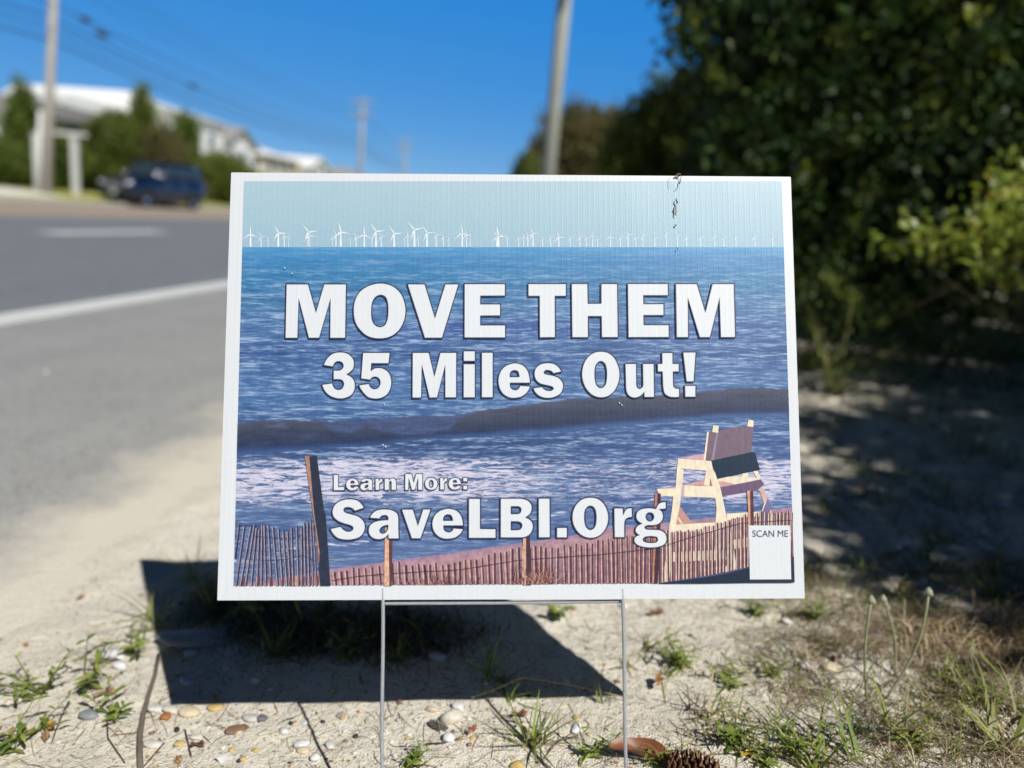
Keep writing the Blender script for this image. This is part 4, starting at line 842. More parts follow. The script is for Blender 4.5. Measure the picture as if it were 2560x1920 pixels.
# ------------------------------------------------------------------ blue SUV
def car(x, y, z, rz):
    c = empty('parked_car', (x, y, z), rz); c.scale = (1.02, 1.0, 1.17); tag(c, 'dark blue sport utility car facing the camera on the far shoulder', 'car')
    PAINT = simple('blue_car_paint', (.004, .013, .04), .14, .6, .05, 2, Coat_Weight=1.0, Coat_Roughness=.06, Metallic=.2); BLACKP = simple('black_trim', (.012, .012, .014), .5, .4, .1, 5)
    CHROME = simple('chrome', (.8, .8, .82), .2, .6, .03, 4, Metallic=1.0); LAMP = simple('lamp_lens', (.75, .77, .8), .08, .8, .03, 4); RUB = simple('tyre_rubber', (.02, .02, .02), .85, .2, .1, 9); REDL = simple('red_lens', (.35, .01, .01), .15, .6, .05, 5)
    # front at -y; half sections (y, half width, z low, z high)
    sec = [(-2.32, .70, .42, .80), (-2.26, .84, .34, .92), (-2.0, .92, .28, 1.02), (-1.2, .95, .26, 1.10), (-.8, .95, .26, 1.14), (1.6, .95, .26, 1.16), (2.1, .93, .30, 1.12), (2.28, .86, .36, 1.02), (2.34, .74, .44, .9)]
    b = MB(); V = []; n = 10
    for yy, w, zl, zh in sec:
        m = (zl + zh) / 2
        V += [(-w * .92, yy, zl), (-w, yy, zl + .12), (-w, yy, m), (-w * .985, yy, zh - .1), (-w * .90, yy, zh), (w * .90, yy, zh), (w * .985, yy, zh - .1), (w, yy, m), (w, yy, zl + .12), (w * .92, yy, zl)]
    k = len(sec); F = [(i * n + j, i * n + (j + 1) % n, (i + 1) * n + (j + 1) % n, (i + 1) * n + j) for i in range(k - 1) for j in range(n)] + [tuple(range(n))[::-1], tuple((k - 1) * n + j for j in range(n))]
    b.add(V, F)
    cab = [(-.95, .82, 1.12, 1.16), (-.35, .74, 1.12, 1.66), (-.1, .73, 1.12, 1.74), (1.5, .72, 1.12, 1.75), (1.95, .74, 1.12, 1.62), (2.22, .82, 1.08, 1.12)]; V = []
    for yy, w, zl, zh in cab: V += [(-.86, yy, zl), (-w - .015, yy, zh - .08 if zh > 1.3 else zh - .01), (-w * .9, yy, zh), (w * .9, yy, zh), (w + .015, yy, zh - .08 if zh > 1.3 else zh - .01), (.86, yy, zl)]
    n = 6; k = len(cab); b.add(V, [(i * n + j, i * n + (j + 1) % n, (i + 1) * n + (j + 1) % n, (i + 1) * n + j) for i in range(k - 1) for j in range(n)] + [tuple(range(n))[::-1], tuple((k - 1) * n + j for j in range(n))])
    b.build('body', PAINT, c, True)
    g = MB(); g.add([(-.72, -.93, 1.19), (.72, -.93, 1.19), (.66, -.40, 1.66), (-.66, -.40, 1.66)], [(0, 1, 2, 3)]); g.build('windscreen', PANE, c)
    for s in (-1, 1):
        for a0, a1, b0, b1 in ((-.62, .35, -.22, .32), (.42, 1.25, .40, 1.2), (1.32, 1.9, 1.28, 1.66)):
            g = MB(); q = [(s * .872, a0, 1.2), (s * .872, a1, 1.2), (s * .768, b1, 1.62), (s * .768, b0, 1.62)]; g.add(q, [(0, 1, 2, 3) if s > 0 else (3, 2, 1, 0)]); g.build('side_window', PANE, c)
        m = MB(); m.lathe([(.001, -.1), (.07, -.08), (.1, 0), (.07, .08), (.001, .1)], 12, 'x', (s * 1.05, -.7, 1.22)); m.build('mirror', CHROME, c, True)
        m = MB(); m.prism([(s * .60, .78), (s * .83, .80), (s * .85, .89), (s * .62, .86)], -2.335, -2.2, 'y'); hl = m.build('headlight', LAMP, c); m = MB(); m.lathe([(.001, -.06), (.06, -.05), (.09, 0), (.06, .05), (.001, .06)], 12, 'y', (s * .70, -2.34, .82)); m.build('reflector', CHROME, hl, True)
        m = MB(); m.box((s * .72 - .08, 2.28, .8), (s * .72 + .08, 2.36, 1.05)); m.build('tail_light', REDL, c)
        for a in (-.2, .75):
            m = MB(); m.lathe([(.001, -.11), (.03, -.08), (.04, 0), (.03, .08), (.001, .11)], 10, 'y', (s * .965, a, 1.0)); m.build('door_handle', CHROME, c, True)
        for yy in (-1.42, 1.42):
            t = MB(); t.lathe([(.24, -.11), (.33, -.11), (.36, -.07), (.36, .07), (.33, .11), (.24, .11)], 24, 'x', (s * .86, yy, .36)); w = t.build('wheel', RUB, c, True)
            r = MB(); r.lathe([(.001, .05 * s), (.06, .06 * s), (.08, .03 * s), (.2, .05 * s), (.245, .1 * s), (.245, -.1 * s)], 20, 'x', (s * .86, yy, .36)); r.build('rim', CHROME, w, True)
            m = MB(); a = np.linspace(0, np.pi, 9); m.prism([(yy + .43 * math.cos(q), .36 + .43 * math.sin(q)) for q in a] + [(yy - .40, .36), *[(yy - .385 * math.cos(q), .36 + .385 * math.sin(q)) for q in a[1:-1]], (yy + .40, .36)], s * .952 - .02, s * .952 + .02, 'x'); m.build('wheel_arch', BLACKP, c)
    m = MB(); m.box((-.5, -2.345, .62), (.5, -2.24, .86)); gr_ = m.build('grille', BLACKP, c); m = MB(); 
    for zz in (.66, .73, .80): m.box((-.48, -2.36, zz), (.48, -2.34, zz + .03))
    m.build('grille_bar', GREYMET, gr_)
    m = MB(); m.box((-.88, -2.37, .36), (.88, -2.2, .54)); m.build('bumper', BLACKP, c); m = MB(); m.box((-.16, -2.39, .42), (.16, -2.372, .53)); m.build('number_plate', WHITEPAINT, c)
    for s in (-1, 1): m = MB(); m.box((s * .81 - .03, -.3, 1.70), (s * .81 + .03, 1.6, 1.79)); m.build('roof_rail', BLACKP, c)
    m = MB(); m.box((-.86, -2.0, .2), (.86, 2.0, .34)); m.build('underbody', BLACKP, c)
    return c
cc = ony(388, 500, 34.5); car(cc[0], 34.5, .004, R(-14))
# ------------------------------------------------------------------ foreground plants
def grassmat(name, transl=.3):
    t = NT(name); a = t.attr('Col').outputs[0]; n = t.noise(t.map(t.pos(), (1, 1, .2)), 160, 3)
    c = t.mix(t.rng_(n, .25, .75), t.mix(1.0, a, (.72, .72, .72), 'MULTIPLY'), a); t.out(c, .5, .35)
    tr = t.n('BsdfTranslucent', i_Color=a); mx = t.n('MixShader', i_0=transl); t.t.links.new(t.b.outputs[0], mx.inputs[1]); t.t.links.new(tr.outputs[0], mx.inputs[2])
    t.t.links.new(mx.outputs[0], t.t.nodes['Material Output'].inputs[0]); return t.m
GRASS = grassmat('grass_blade'); STRAW = grassmat('straw', .12)
GREENS = np.array([(.22, .30, .05), (.15, .23, .04), (.32, .38, .08), (.42, .43, .14)]); STRAWS = np.array([(.52, .42, .25), (.38, .28, .16), (.64, .55, .37), (.22, .14, .08)])
def ribbons(P, w, col, taper=True):
    """P: n x k x 3 centre lines"""
    n, k, _ = P.shape; T = unit(np.gradient(P, axis=1)); W = unit(np.cross(T, np.array([0, 0, 1.]) + .001)); w = np.broadcast_to(np.asarray(w, float).reshape(-1, 1, 1), (n, 1, 1))
    f = np.linspace(0, 1, k); pr = (1 - f ** 2.2 * .93) * (.55 + .45 * np.minimum(1, f * 5)) if taper else np.ones(k)
    a = P + W * w * pr[None, :, None] / 2; b = P - W * w * pr[None, :, None] / 2
    V = np.stack([a, b], 2).reshape(-1, 3); i = (np.arange(n)[:, None] * k + np.arange(k - 1)[None]).ravel() * 2
    F = np.stack([i, i + 1, i + 3, i + 2], 1); return V, F, np.repeat(col, k * 2, 0)
def blades(base, n, L, spread, lean, w, cols, rs, k=6, droop=.5, r0=.01):
    az = rs.random(n) * 2 * np.pi; ln = L * rs.uniform(.45, 1.1, n); out = rs.random(n) ** .7 * spread
    t = np.linspace(0, 1, k)[None]; el = np.pi / 2 - out; dr = droop * rs.uniform(.4, 1.4, n)
    ang = el[:, None] - dr[:, None] * t * 1.4; st = ln[:, None] / (k - 1)
    h = np.concatenate([np.zeros((n, 1)), np.cumsum(np.cos(ang[:, 1:]) * st, 1)], 1); z = np.concatenate([np.zeros((n, 1)), np.cumsum(np.sin(ang[:, 1:]) * st, 1)], 1)
    bx = rs.normal(size=(n, 2)) * r0; tw = rs.normal(size=n)[:, None] * .25 * t
    P = np.stack([base[0] + bx[:, :1] + h * np.cos(az[:, None] + tw) + lean[0] * t * ln[:, None], base[1] + bx[:, 1:] + h * np.sin(az[:, None] + tw) + lean[1] * t * ln[:, None], base[2] - .004 + np.maximum(z, -.2 * 0)], -1)
    P[..., 2] = np.maximum(P[..., 2], zground(P[..., 0], P[..., 1]) + .0012)
    c = cols[rs.integers(0, len(cols), n)] * rs.uniform(.75, 1.2, (n, 1)); return ribbons(P, w * rs.uniform(.6, 1.3, n), c)
def mpp(p): return np.linalg.norm(p - CP) / FPX * 1.02
seed_ = [100]
def tuft(px, py, n, Lpx, label, cols=GREENS, group=None, spread=1.0, w=.0028, droop=.6, lean=(0, 0), cat='grass tuft', dry=0, name='grass_tuft'):
    seed_[0] += 1; rs = np.random.default_rng(seed_[0]); p = at(px, py); L = Lpx * mpp(p); o = empty(name, p); tag(o, label, cat, group)
    V, F, c = blades(p, n, L, spread, lean, w, np.asarray(cols), rs, droop=droop, r0=min(.012, L * .08)); quick_mesh('blades', V - p, F, c, GRASS, o)
    if dry > 2:
        V, F, c = blades(p, dry, L * .8, 1.45, (0, 0), w * .7, STRAWS, rs, droop=.8, r0=.015); quick_mesh('dead_blades', V - p, F, c, STRAW, o)
    return o
def leaf_strip(P0, d, L, w, rs, up=(0, 0, 1), curl=.3, k=5):
    d = unit(np.array(d)); s = unit(np.cross(d, up)); nrm = np.cross(s, d); t = np.linspace(0, 1, k); wd_ = w * np.sin(np.pi * np.clip(t * .92 + .06, 0, 1)) ** .8; V = []
    for i in range(k):
        c = P0 + d * L * t[i] - np.array([0, 0, 1]) * curl * L * t[i] ** 2
        V += [c - s * wd_[i] / 2 + nrm * wd_[i] * .18, c, c + s * wd_[i] / 2 + nrm * wd_[i] * .18]
    F = []
    for i in range(k - 1): a = i * 3; F += [(a, a + 1, a + 4, a + 3), (a + 1, a + 2, a + 5, a + 4)]
    return V, F
def weed(px, py, hpx, label, stems=4, pairs=5, lw=.34, Lf=.42, cols=GREENS, group=None, spread=.7, cat='weed', name='weed', stemcol=(.20, .22, .07), curl=.3):
    seed_[0] += 1; rs = np.random.default_rng(seed_[0]); p = at(px, py); h = hpx * mpp(p) * .8; o = empty(name, p); tag(o, label, cat, group); sb, lb = MB(), MB()
    for s in range(stems):
        a = rs.random() * 6.28; out = spread * rs.uniform(.2, 1.1); d = unit([math.cos(a) * out, math.sin(a) * out, 1]); ln = h * rs.uniform(.6, 1.1); st = np.array([rs.normal() * h * .06, rs.normal() * h * .06, -.004])
        pts = [st + d * ln * t + np.array([math.cos(a), math.sin(a), 0]) * ln * .25 * t * t for t in np.linspace(0, 1, 5)]
        sb.tube(pts, [h * .016, h * .015, h * .012, h * .010, h * .006], 5, stemcol)
        for q in range(pairs):
            f = (q + .7) / pairs * .98; c = st + d * ln * f + np.array([math.cos(a), math.sin(a), 0]) * ln * .25 * f * f
            for sgn in (0, 1):
                az = a + q * 1.3 + sgn * np.pi + rs.normal() * .3; dl = [math.cos(az), math.sin(az), rs.uniform(.15, .9)]; L = h * Lf * rs.uniform(.6, 1.1) * (1 - .35 * f)
                V, F = leaf_strip(c, dl, L, L * lw, rs, curl=curl); lb.add(V, F, np.asarray(cols)[rs.integers(0, len(cols))] * rs.uniform(.75, 1.2))
    sb.build('stem', GRASS, o, True); lb.build('leaves', GRASS, o, True); return o
# weeds and tufts that stand out, left side
weed(95, 1735, 150, 'bushy yellow green weed with toothed leaves at the left edge of the sand', 6, 5, .38, .24, spread=1.0)
weed(215, 1725, 130, 'green weed with broad leaves left of the brown stick', 5, 3, .34, .42)
weed(330, 1640, 120, 'leafy weed leaning over at the left edge of the sign shadow', 4, 3, .28, .42, spread=1.2)
weed(290, 1790, 95, 'small weed with two long bright leaves lying toward the stick', 4, 3, .3, .6, spread=1.4)
weed(60, 1840, 110, 'straggly weed with yellowing leaves in the lower left corner', 4, 4, .3, .45, cols=np.array([(.30, .30, .06), (.36, .27, .07), (.2, .26, .05)]), spread=1.4)
weed(5, 1885, 120, 'green weed cut off by the left photo edge at the bottom', 4, 3, .3, .5, spread=1.1)
tuft(395, 1560, 22, 150, 'tall thin grass at the upper left edge of the sign shadow', spread=1.0, dry=8)
tuft(480, 1455, 26, 110, 'low grass tuft beside the top left corner of the sign shadow', spread=1.2)
tuft(260, 1660, 14, 120, 'thin dry stems sticking up among the weeds on the left', STRAWS, spread=.9, w=.0014)
tuft(540, 1530, 30, 130, 'shaded grass clump inside the sign shadow near its left edge', spread=1.2, dry=10)
weed(620, 1560, 130, 'dark broad leafed weed in the middle of the sign shadow', 6, 4, .36, .5)
tuft(760, 1590, 34, 150, 'dense shaded grass under the left wire of the sign', spread=1.2, dry=12)
weed(870, 1640, 120, 'shaded weed near the left wire of the sign', 5, 4, .35, .45)
tuft(690, 1640, 24, 120, 'sparse shaded grass in the lower left part of the sign shadow', spread=1.2, dry=10)
tuft(1080, 1600, 30, 130, 'shaded grass clump between the two wires', spread=1.1, dry=8)
tuft(1230, 1700, 26, 130, 'long grass blades rising from the front edge of the sign shadow', spread=.9, dry=6)
weed(1385, 1545, 70, 'flat green leafy weed just beyond the sign shadow between the wires', 4, 2, .55, .7, spread=1.4)
for px, py, h in ((650, 1530, 110), (820, 1540, 120), (930, 1570, 110), (1010, 1530, 100), (720, 1620, 80), (990, 1650, 90)):
    tuft(px, py, 26, h, 'dark shaded grass clump under the middle of the sign', GREENS, 'shaded grass clumps under the sign', 1.2, .003, dry=14)
# front middle
weed(1032, 1912, 66, 'small green rosette weed at the bottom centre beside the left wire', 9, 5, .26, .5, spread=.8)
tuft(1337, 1862, 26, 140, 'spiky grass clump on the sand left of the right wire', np.r_[GREENS, STRAWS[:1]], spread=1.25, dry=14, droop=.3)
weed(1455, 1895, 105, 'upright green weed just left of the right wire at the bottom', 4, 4, .24, .5)
tuft(1270, 1750, 12, 110, 'thin grass blades crossing the front edge of the sign shadow', spread=1.2)
tuft(1505, 1760, 6, 90, 'single seeding grass spike left of the right wire', np.array([(.30, .34, .12)]), spread=.35, w=.003, droop=.2)
# right of the right wire
weed(1695, 1665, 90, 'bright green starry weed right of the right wire', 9, 5, .22, .55, spread=.9)
weed(1890, 1535, 68, 'small green weed just below the sign lower right corner', 6, 4, .25, .6)
weed(2030, 1550, 70, 'bright green weed at the edge of the tree shade below the sign corner', 5, 4, .3, .6)
weed(1825, 1710, 70, 'low green weed in dry grass halfway to the right edge', 8, 4, .24, .6, spread=1.1)
weed(1930, 1690, 62, 'small bright weed among dry stems right of centre', 6, 4, .25, .6)
weed(1830, 1860, 120, 'clump of lance shaped green leaves near the pine cone', 8, 5, .24, .42)
weed(1975, 1870, 110, 'second lance leafed green weed right of the pine cone', 6, 5, .24, .42)
weed(1905, 1912, 90, 'low leafy green weed touching the bottom photo edge right of the cone', 7, 4, .28, .45, spread=1.0)
weed(1635, 1905, 70, 'dark green small weed partly behind the right wire at the bottom', 5, 4, .3, .5)
weed(2165, 1835, 100, 'grey green spreading weed in the lower right', 10, 6, .2, .3, cols=np.array([(.16, .20, .10), (.22, .26, .14), (.12, .15, .08)]), spread=1.2)
weed(2295, 1880, 95, 'small yellow green weed in the lower right sand', 5, 4, .26, .5)
tuft(2130, 1900, 9, 300, 'long arching grass leaning left across the lower right dry grass', GREENS, spread=.75, w=.0045, lean=(-.35, .25), droop=.35)
tuft(2235, 1830, 11, 150, 'upright green grass tuft right of the seed stalks', GREENS, spread=.55, w=.0035)
tuft(2500, 1860, 18, 115, 'thick bladed grass clump in the lower right corner', GREENS, spread=1.05, w=.005, dry=14)
tuft(2580, 1790, 6, 240, 'wide green blade grass leaning in from the right edge', GREENS[:3], spread=.9, w=.0075, lean=(-.3, 0))
tuft(2360, 1705, 14, 90, 'little green grass tuft in the dry grass near the right edge', spread=.9)
tuft(2440, 1760, 16, 120, 'small grass tuft on the bare sand near the right edge', spread=.8)
tuft(2040, 1925, 14, 190, 'long green grass crossing the bottom edge right of centre', GREENS, spread=1.0, w=.004, lean=(-.3, .2), dry=8)
tuft(1770, 1790, 14, 110, 'grass tuft with mixed dry blades right of the right wire', np.r_[GREENS, STRAWS], spread=1.2, dry=14)
rs_ = np.random.default_rng(77)
n_t = 0
while n_t < 46:
    px, py = rs_.uniform(1560, 2560), rs_.uniform(1515, 1910)
    if rs_.random() > .35 + .65 * ((px - 1560) / 1000): continue
    n_t += 1; tuft(px, py, int(rs_.integers(7, 16)), rs_.uniform(50, 130), 'sparse mixed green and dry grass tuft in the sunny sand right of the sign', np.r_[GREENS, STRAWS[:2]], 'sparse grass tufts right of the sign', 1.25, .0018, dry=int(rs_.integers(6, 14)))
n_t = 0
while n_t < 52:
    px, py = rs_.uniform(2000, 2560), rs_.uniform(1020, 1520); n_t += 1
    tuft(px, py, int(rs_.integers(8, 18)), rs_.uniform(60, 120), 'shaded grass tuft in the tree shade beyond the sunny dry grass', np.r_[GREENS[:2], STRAWS[1:2]], 'shaded grass tufts by the hedge', 1.1, .003, dry=0)
tuft(2085, 985, 48, 230, 'sunlit yellow green grass at the foot of the hedge just right of the sign', np.r_[GREENS[2:], [(.42, .40, .14)]], spread=.9, w=.008)
tuft(2020, 930, 24, 240, 'tall sunlit grass blades leaning out beside the sign right edge', GREENS[2:], spread=.7, w=.010)
# three seed stalks
ss_ = [((2178, 1600), (2178, 1500)), ((2240, 1640), (2206, 1498)), ((2240, 1640), (2322, 1478))]
for i, ((bx_, by_), (hx, hy)) in enumerate([((2170, 1770), (2178, 1500)), ((2236, 1690), (2208, 1498)), ((2215, 1745), (2322, 1480))]):
    p = at(bx_, by_); tip = ony(hx, hy, p[1] + .02); lb = ['left one of three pale knobbly seed stalks standing before the tree shade', 'middle seed stalk of the three, bent to the left with a double head', 'right and tallest of the three pale seed stalks, leaning right'][i]
    o = empty('seed_stalk', p); tag(o, lb, 'seed stalk'); b = MB(); T = tip - p; bend = np.array([(-.006, .008, .012)[i], 0, 0])
    pts = [T * t + bend * math.sin(t * np.pi) for t in np.linspace(0, 1, 8)]; b.tube(pts, [.0016] * 5 + [.0017, .0019, .0019], 6, (.42, .42, .24)); b.build('stem', GRASS, o, True)
    b = MB(); rs = np.random.default_rng(i)
    for c, r in [(T, .0052), (T + [.0035, 0, -.003], .003), (T + [-.0035, .001, -.002], .003), (T + [0, .002, .003], .003)] + ([(T * .93 + [.004, 0, 0], .003), (T * .9 + [.006, 0, -.001], .0026)] if i == 1 else []) + [(pts[3] + [.002, 0, 0], .0022)]:
        b = MB(); b.lathe([(r * .1, -r), (r * .8, -r * .6), (r, 0), (r * .75, r * .6), (r * .1, r)], 8, 'z', tuple(c), (.52, .52, .36)); b.build('seed_head', GRASS, o, True)
# fallen grass seed head across the front edge of the shadow
a0, a1, a2 = at(1181, 1756), at(1306, 1728), at(1575, 1757); o = empty('grass_seed_head', a0); tag(o, 'tan stem with bead like seed head lying across the front edge of the sign shadow', 'seed head'); b = MB()
P = [a2 + [0, 0, .006], (a1 + a2) / 2 + [0, 0, .017], a1 + [0, 0, .022], a0 + [0, 0, .008]]; b.tube(np.array(P) - a0, [.0007, .0009, .001, .0008], 5, (.42, .34, .22)); b.build('stem', STRAW, o, True); b = MB()
for t in np.linspace(0, 1, 22):
    c = P[2] * (1 - t) + P[3] * t - a0 + rs_.normal(size=3) * .0006; r = .0022 * (1 - .45 * abs(t - .4)); b.lathe([(r * .1, -r * 1.3), (r, -r * .3), (r * .8, r * .5), (r * .1, r * 1.3)], 6, 'x', tuple(c), (.55, .48, .27))
b.build('seed_beads', STRAW, o, True)

# loose dead straw, rootlets and leaf bits
def strands(name, label, cat, n, reg, L, w, cols, seed, dens, h=.012, k=5):
    rs = np.random.default_rng(seed); X = []; 
    while len(X) < n:
        q = np.c_[rs.uniform(reg[0], reg[1], n), rs.uniform(reg[2], reg[3], n)]; q = q[rs.random(n) < dens(q[:, 0], q[:, 1])]; X += q.tolist()
    X = np.array(X[:n]); ln = L * rs.uniform(.3, 1.15, n) ; az = rs.random(n) * 6.283; t = np.linspace(-.5, .5, k)[None]; cv = rs.normal(size=(n, 1)) * .9
    a = az[:, None] + cv * t; st = ln[:, None] / (k - 1); x = X[:, :1] + np.cumsum(np.cos(a) * st, 1) - ln[:, None] * .5 * np.cos(az[:, None]); y = X[:, 1:] + np.cumsum(np.sin(a) * st, 1) - ln[:, None] * .5 * np.sin(az[:, None])
    hh = h * rs.random((n, 1)) ** 2; z = zground(x, y) + .0008 + hh * (1 - (2 * t) ** 2) + rs.normal(size=(n, 1)) * h * .5 * (t + .5) * (rs.random((n, 1)) < .3); z = np.maximum(z, zground(x, y) + .0008)
    c = cols[rs.integers(0, len(cols), n)] * rs.uniform(.65, 1.2, (n, 1)); V, F, cc_ = ribbons(np.stack([x, y, z], -1), w * rs.uniform(.5, 1.4, n), c)
    return tag(quick_mesh(name, V, F, cc_, STRAW), label, cat, kind='stuff')
sunny = lambda x, y: sstep(.12, .62, x + .35 * (fbm(x * 5, y * 5, 71) - .5)) * (.25 + .75 * sstep(.35, .6, fbm(x * 9, y * 9, 72))) 
strands('dry_grass', 'mat of dry straw and stems over the sunny sand right of the sign', 'dry grass', 15000, (.05, 1.3, .66, 1.4), .075, .0010, np.r_[STRAWS, STRAWS, [(.22, .25, .08)]], 201, sunny, .022)
back = lambda x, y: sstep(.45, .7, x) * sstep(1.02, 1.12, y + .06 * (fbm(x * 7, y * 7, 73) - .5)) * (1 - sstep(1.13, 1.24, y))
strands('dry_grass', 'band of golden dead grass along the front of the tree shade', 'dry grass', 5200, (.4, 1.4, .95, 1.3), .085, .0014, np.array([(.66, .52, .31), (.54, .39, .21), (.70, .58, .39), (.38, .25, .14)]), 202, back, .032)
left = lambda x, y: .25 + .75 * (np.exp(-((x + .33) / .16) ** 2 - ((y - .88) / .14) ** 2) + np.exp(-((x + .1) / .22) ** 2 - ((y - .92) / .1) ** 2))
strands('plant_litter', 'sparse bits of dead stem strewn over the sand around the sign', 'plant litter', 1700, (-.75, .3, .6, 1.35), .045, .0010, STRAWS, 203, lambda x, y: .3 + 0 * x, .006)
strands('plant_litter', 'dark rootlets and twig scraps tangled in the lower right sand', 'plant litter', 3200, (.1, .85, .62, 1.2), .05, .0009, np.array([(.08, .055, .04), (.13, .08, .05), (.2, .12, .07)]), 204, sunny, .014)
def litter(name, label, n, reg, size, cols, seed, dens):
    rs = np.random.default_rng(seed); X = []
    while len(X) < n:
        q = np.c_[rs.uniform(reg[0], reg[1], n), rs.uniform(reg[2], reg[3], n)]; q = q[rs.random(n) < dens(q[:, 0], q[:, 1])]; X += q.tolist()
    X = np.array(X[:n]); az = rs.random(n) * 6.283; L = size * rs.uniform(.5, 1.2, n); d = np.stack([np.cos(az), np.sin(az), rs.normal(size=n) * .25], 1); s = np.stack([-np.sin(az), np.cos(az), rs.normal(size=n) * .3], 1) * .45
    P = np.c_[X, zground(X[:, 0], X[:, 1]) + .003 + .004 * rs.random(n)]; L = L[:, None]; V = np.stack([P - d * L / 2, P + s * L / 2 + [0, 0, .003], P + d * L / 2, P - s * L / 2 + [0, 0, .003]], 1).reshape(-1, 3)
    V[:, 2] = np.maximum(V[:, 2], zground(V[:, 0], V[:, 1]) + .001); c = np.repeat(cols[rs.integers(0, len(cols), n)] * rs.uniform(.6, 1.2, (n, 1)), 4, 0)
    return tag(quick_mesh(name, V, np.arange(n * 4).reshape(n, 4), c, STRAW), label, 'leaf litter', kind='stuff')
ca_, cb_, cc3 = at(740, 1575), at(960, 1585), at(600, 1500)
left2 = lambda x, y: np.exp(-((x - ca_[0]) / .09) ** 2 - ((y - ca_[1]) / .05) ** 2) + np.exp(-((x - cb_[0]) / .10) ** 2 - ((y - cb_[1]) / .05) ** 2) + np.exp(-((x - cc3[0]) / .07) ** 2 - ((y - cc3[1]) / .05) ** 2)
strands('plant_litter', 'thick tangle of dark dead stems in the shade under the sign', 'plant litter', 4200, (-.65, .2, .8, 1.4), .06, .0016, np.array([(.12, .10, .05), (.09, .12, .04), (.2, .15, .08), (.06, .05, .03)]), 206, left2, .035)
litter('leaf_litter', 'brown fallen leaves strewn under the hedge', 2600, (.4, 3.6, 1.9, 4.8), .035, np.array([(.30, .20, .12), (.18, .12, .08), (.42, .30, .18), (.55, .44, .3)]), 210, lambda x, y: sstep(2.4, 3.3, y + .5 * fbm(x * 3, y * 3, 75)) * .9 + .12)
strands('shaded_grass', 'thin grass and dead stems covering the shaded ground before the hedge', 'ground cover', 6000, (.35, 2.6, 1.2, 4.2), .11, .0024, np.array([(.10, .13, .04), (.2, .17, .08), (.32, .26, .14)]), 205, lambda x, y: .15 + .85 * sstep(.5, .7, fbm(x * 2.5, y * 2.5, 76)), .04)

# ------------------------------------------------------------------ stones, cones, leaves, stick
STONE = attrmat('pebble_stone', .6, .35, .3, 220)
def stone(px, py, dpx, col, label, squash=.6, longer=1.2, ang=0, group=None, name='pebble', cat='pebble', rough=.16, sink=.25):
    seed_[0] += 1; rs = np.random.default_rng(seed_[0]); p = at(px, py); r = dpx * mpp(p) / 2; b = MB(); n, m = 12, 8; V = []
    ph = rs.random(3) * 9
    for i in range(m + 1):
        th = np.pi * i / m
        for j in range(n):
            a = 2 * np.pi * j / n; d = np.array([math.sin(th) * math.cos(a), math.sin(th) * math.sin(a), math.cos(th)]); k = 1 + rough * (math.sin(d[0] * 2.6 + ph[0]) * math.cos(d[1] * 2.3 + ph[1]) + .6 * math.sin(d[2] * 3.7 + d[0] * 2 + ph[2]))
            V.append(d * k * r * np.array([longer, 1 / longer ** .5, squash]))
    F = [(i * n + j, (i + 1) * n + j, (i + 1) * n + (j + 1) % n, i * n + (j + 1) % n) for i in range(m) for j in range(n)]
    b.add(V, F, col); o = b.build(name, STONE, None, True); o.location = p + np.array([0, 0, r * squash * (1 - 2 * sink)]); o.rotation_euler = (rs.normal() * .12, rs.normal() * .12, ang); return tag(o, label, cat, group)
WH, CRM, YEL, ORG, BRN, GRY, BLK = (.72, .70, .66), (.66, .56, .38), (.58, .42, .16), (.42, .17, .05), (.24, .14, .08), (.30, .29, .28), (.04, .04, .045)
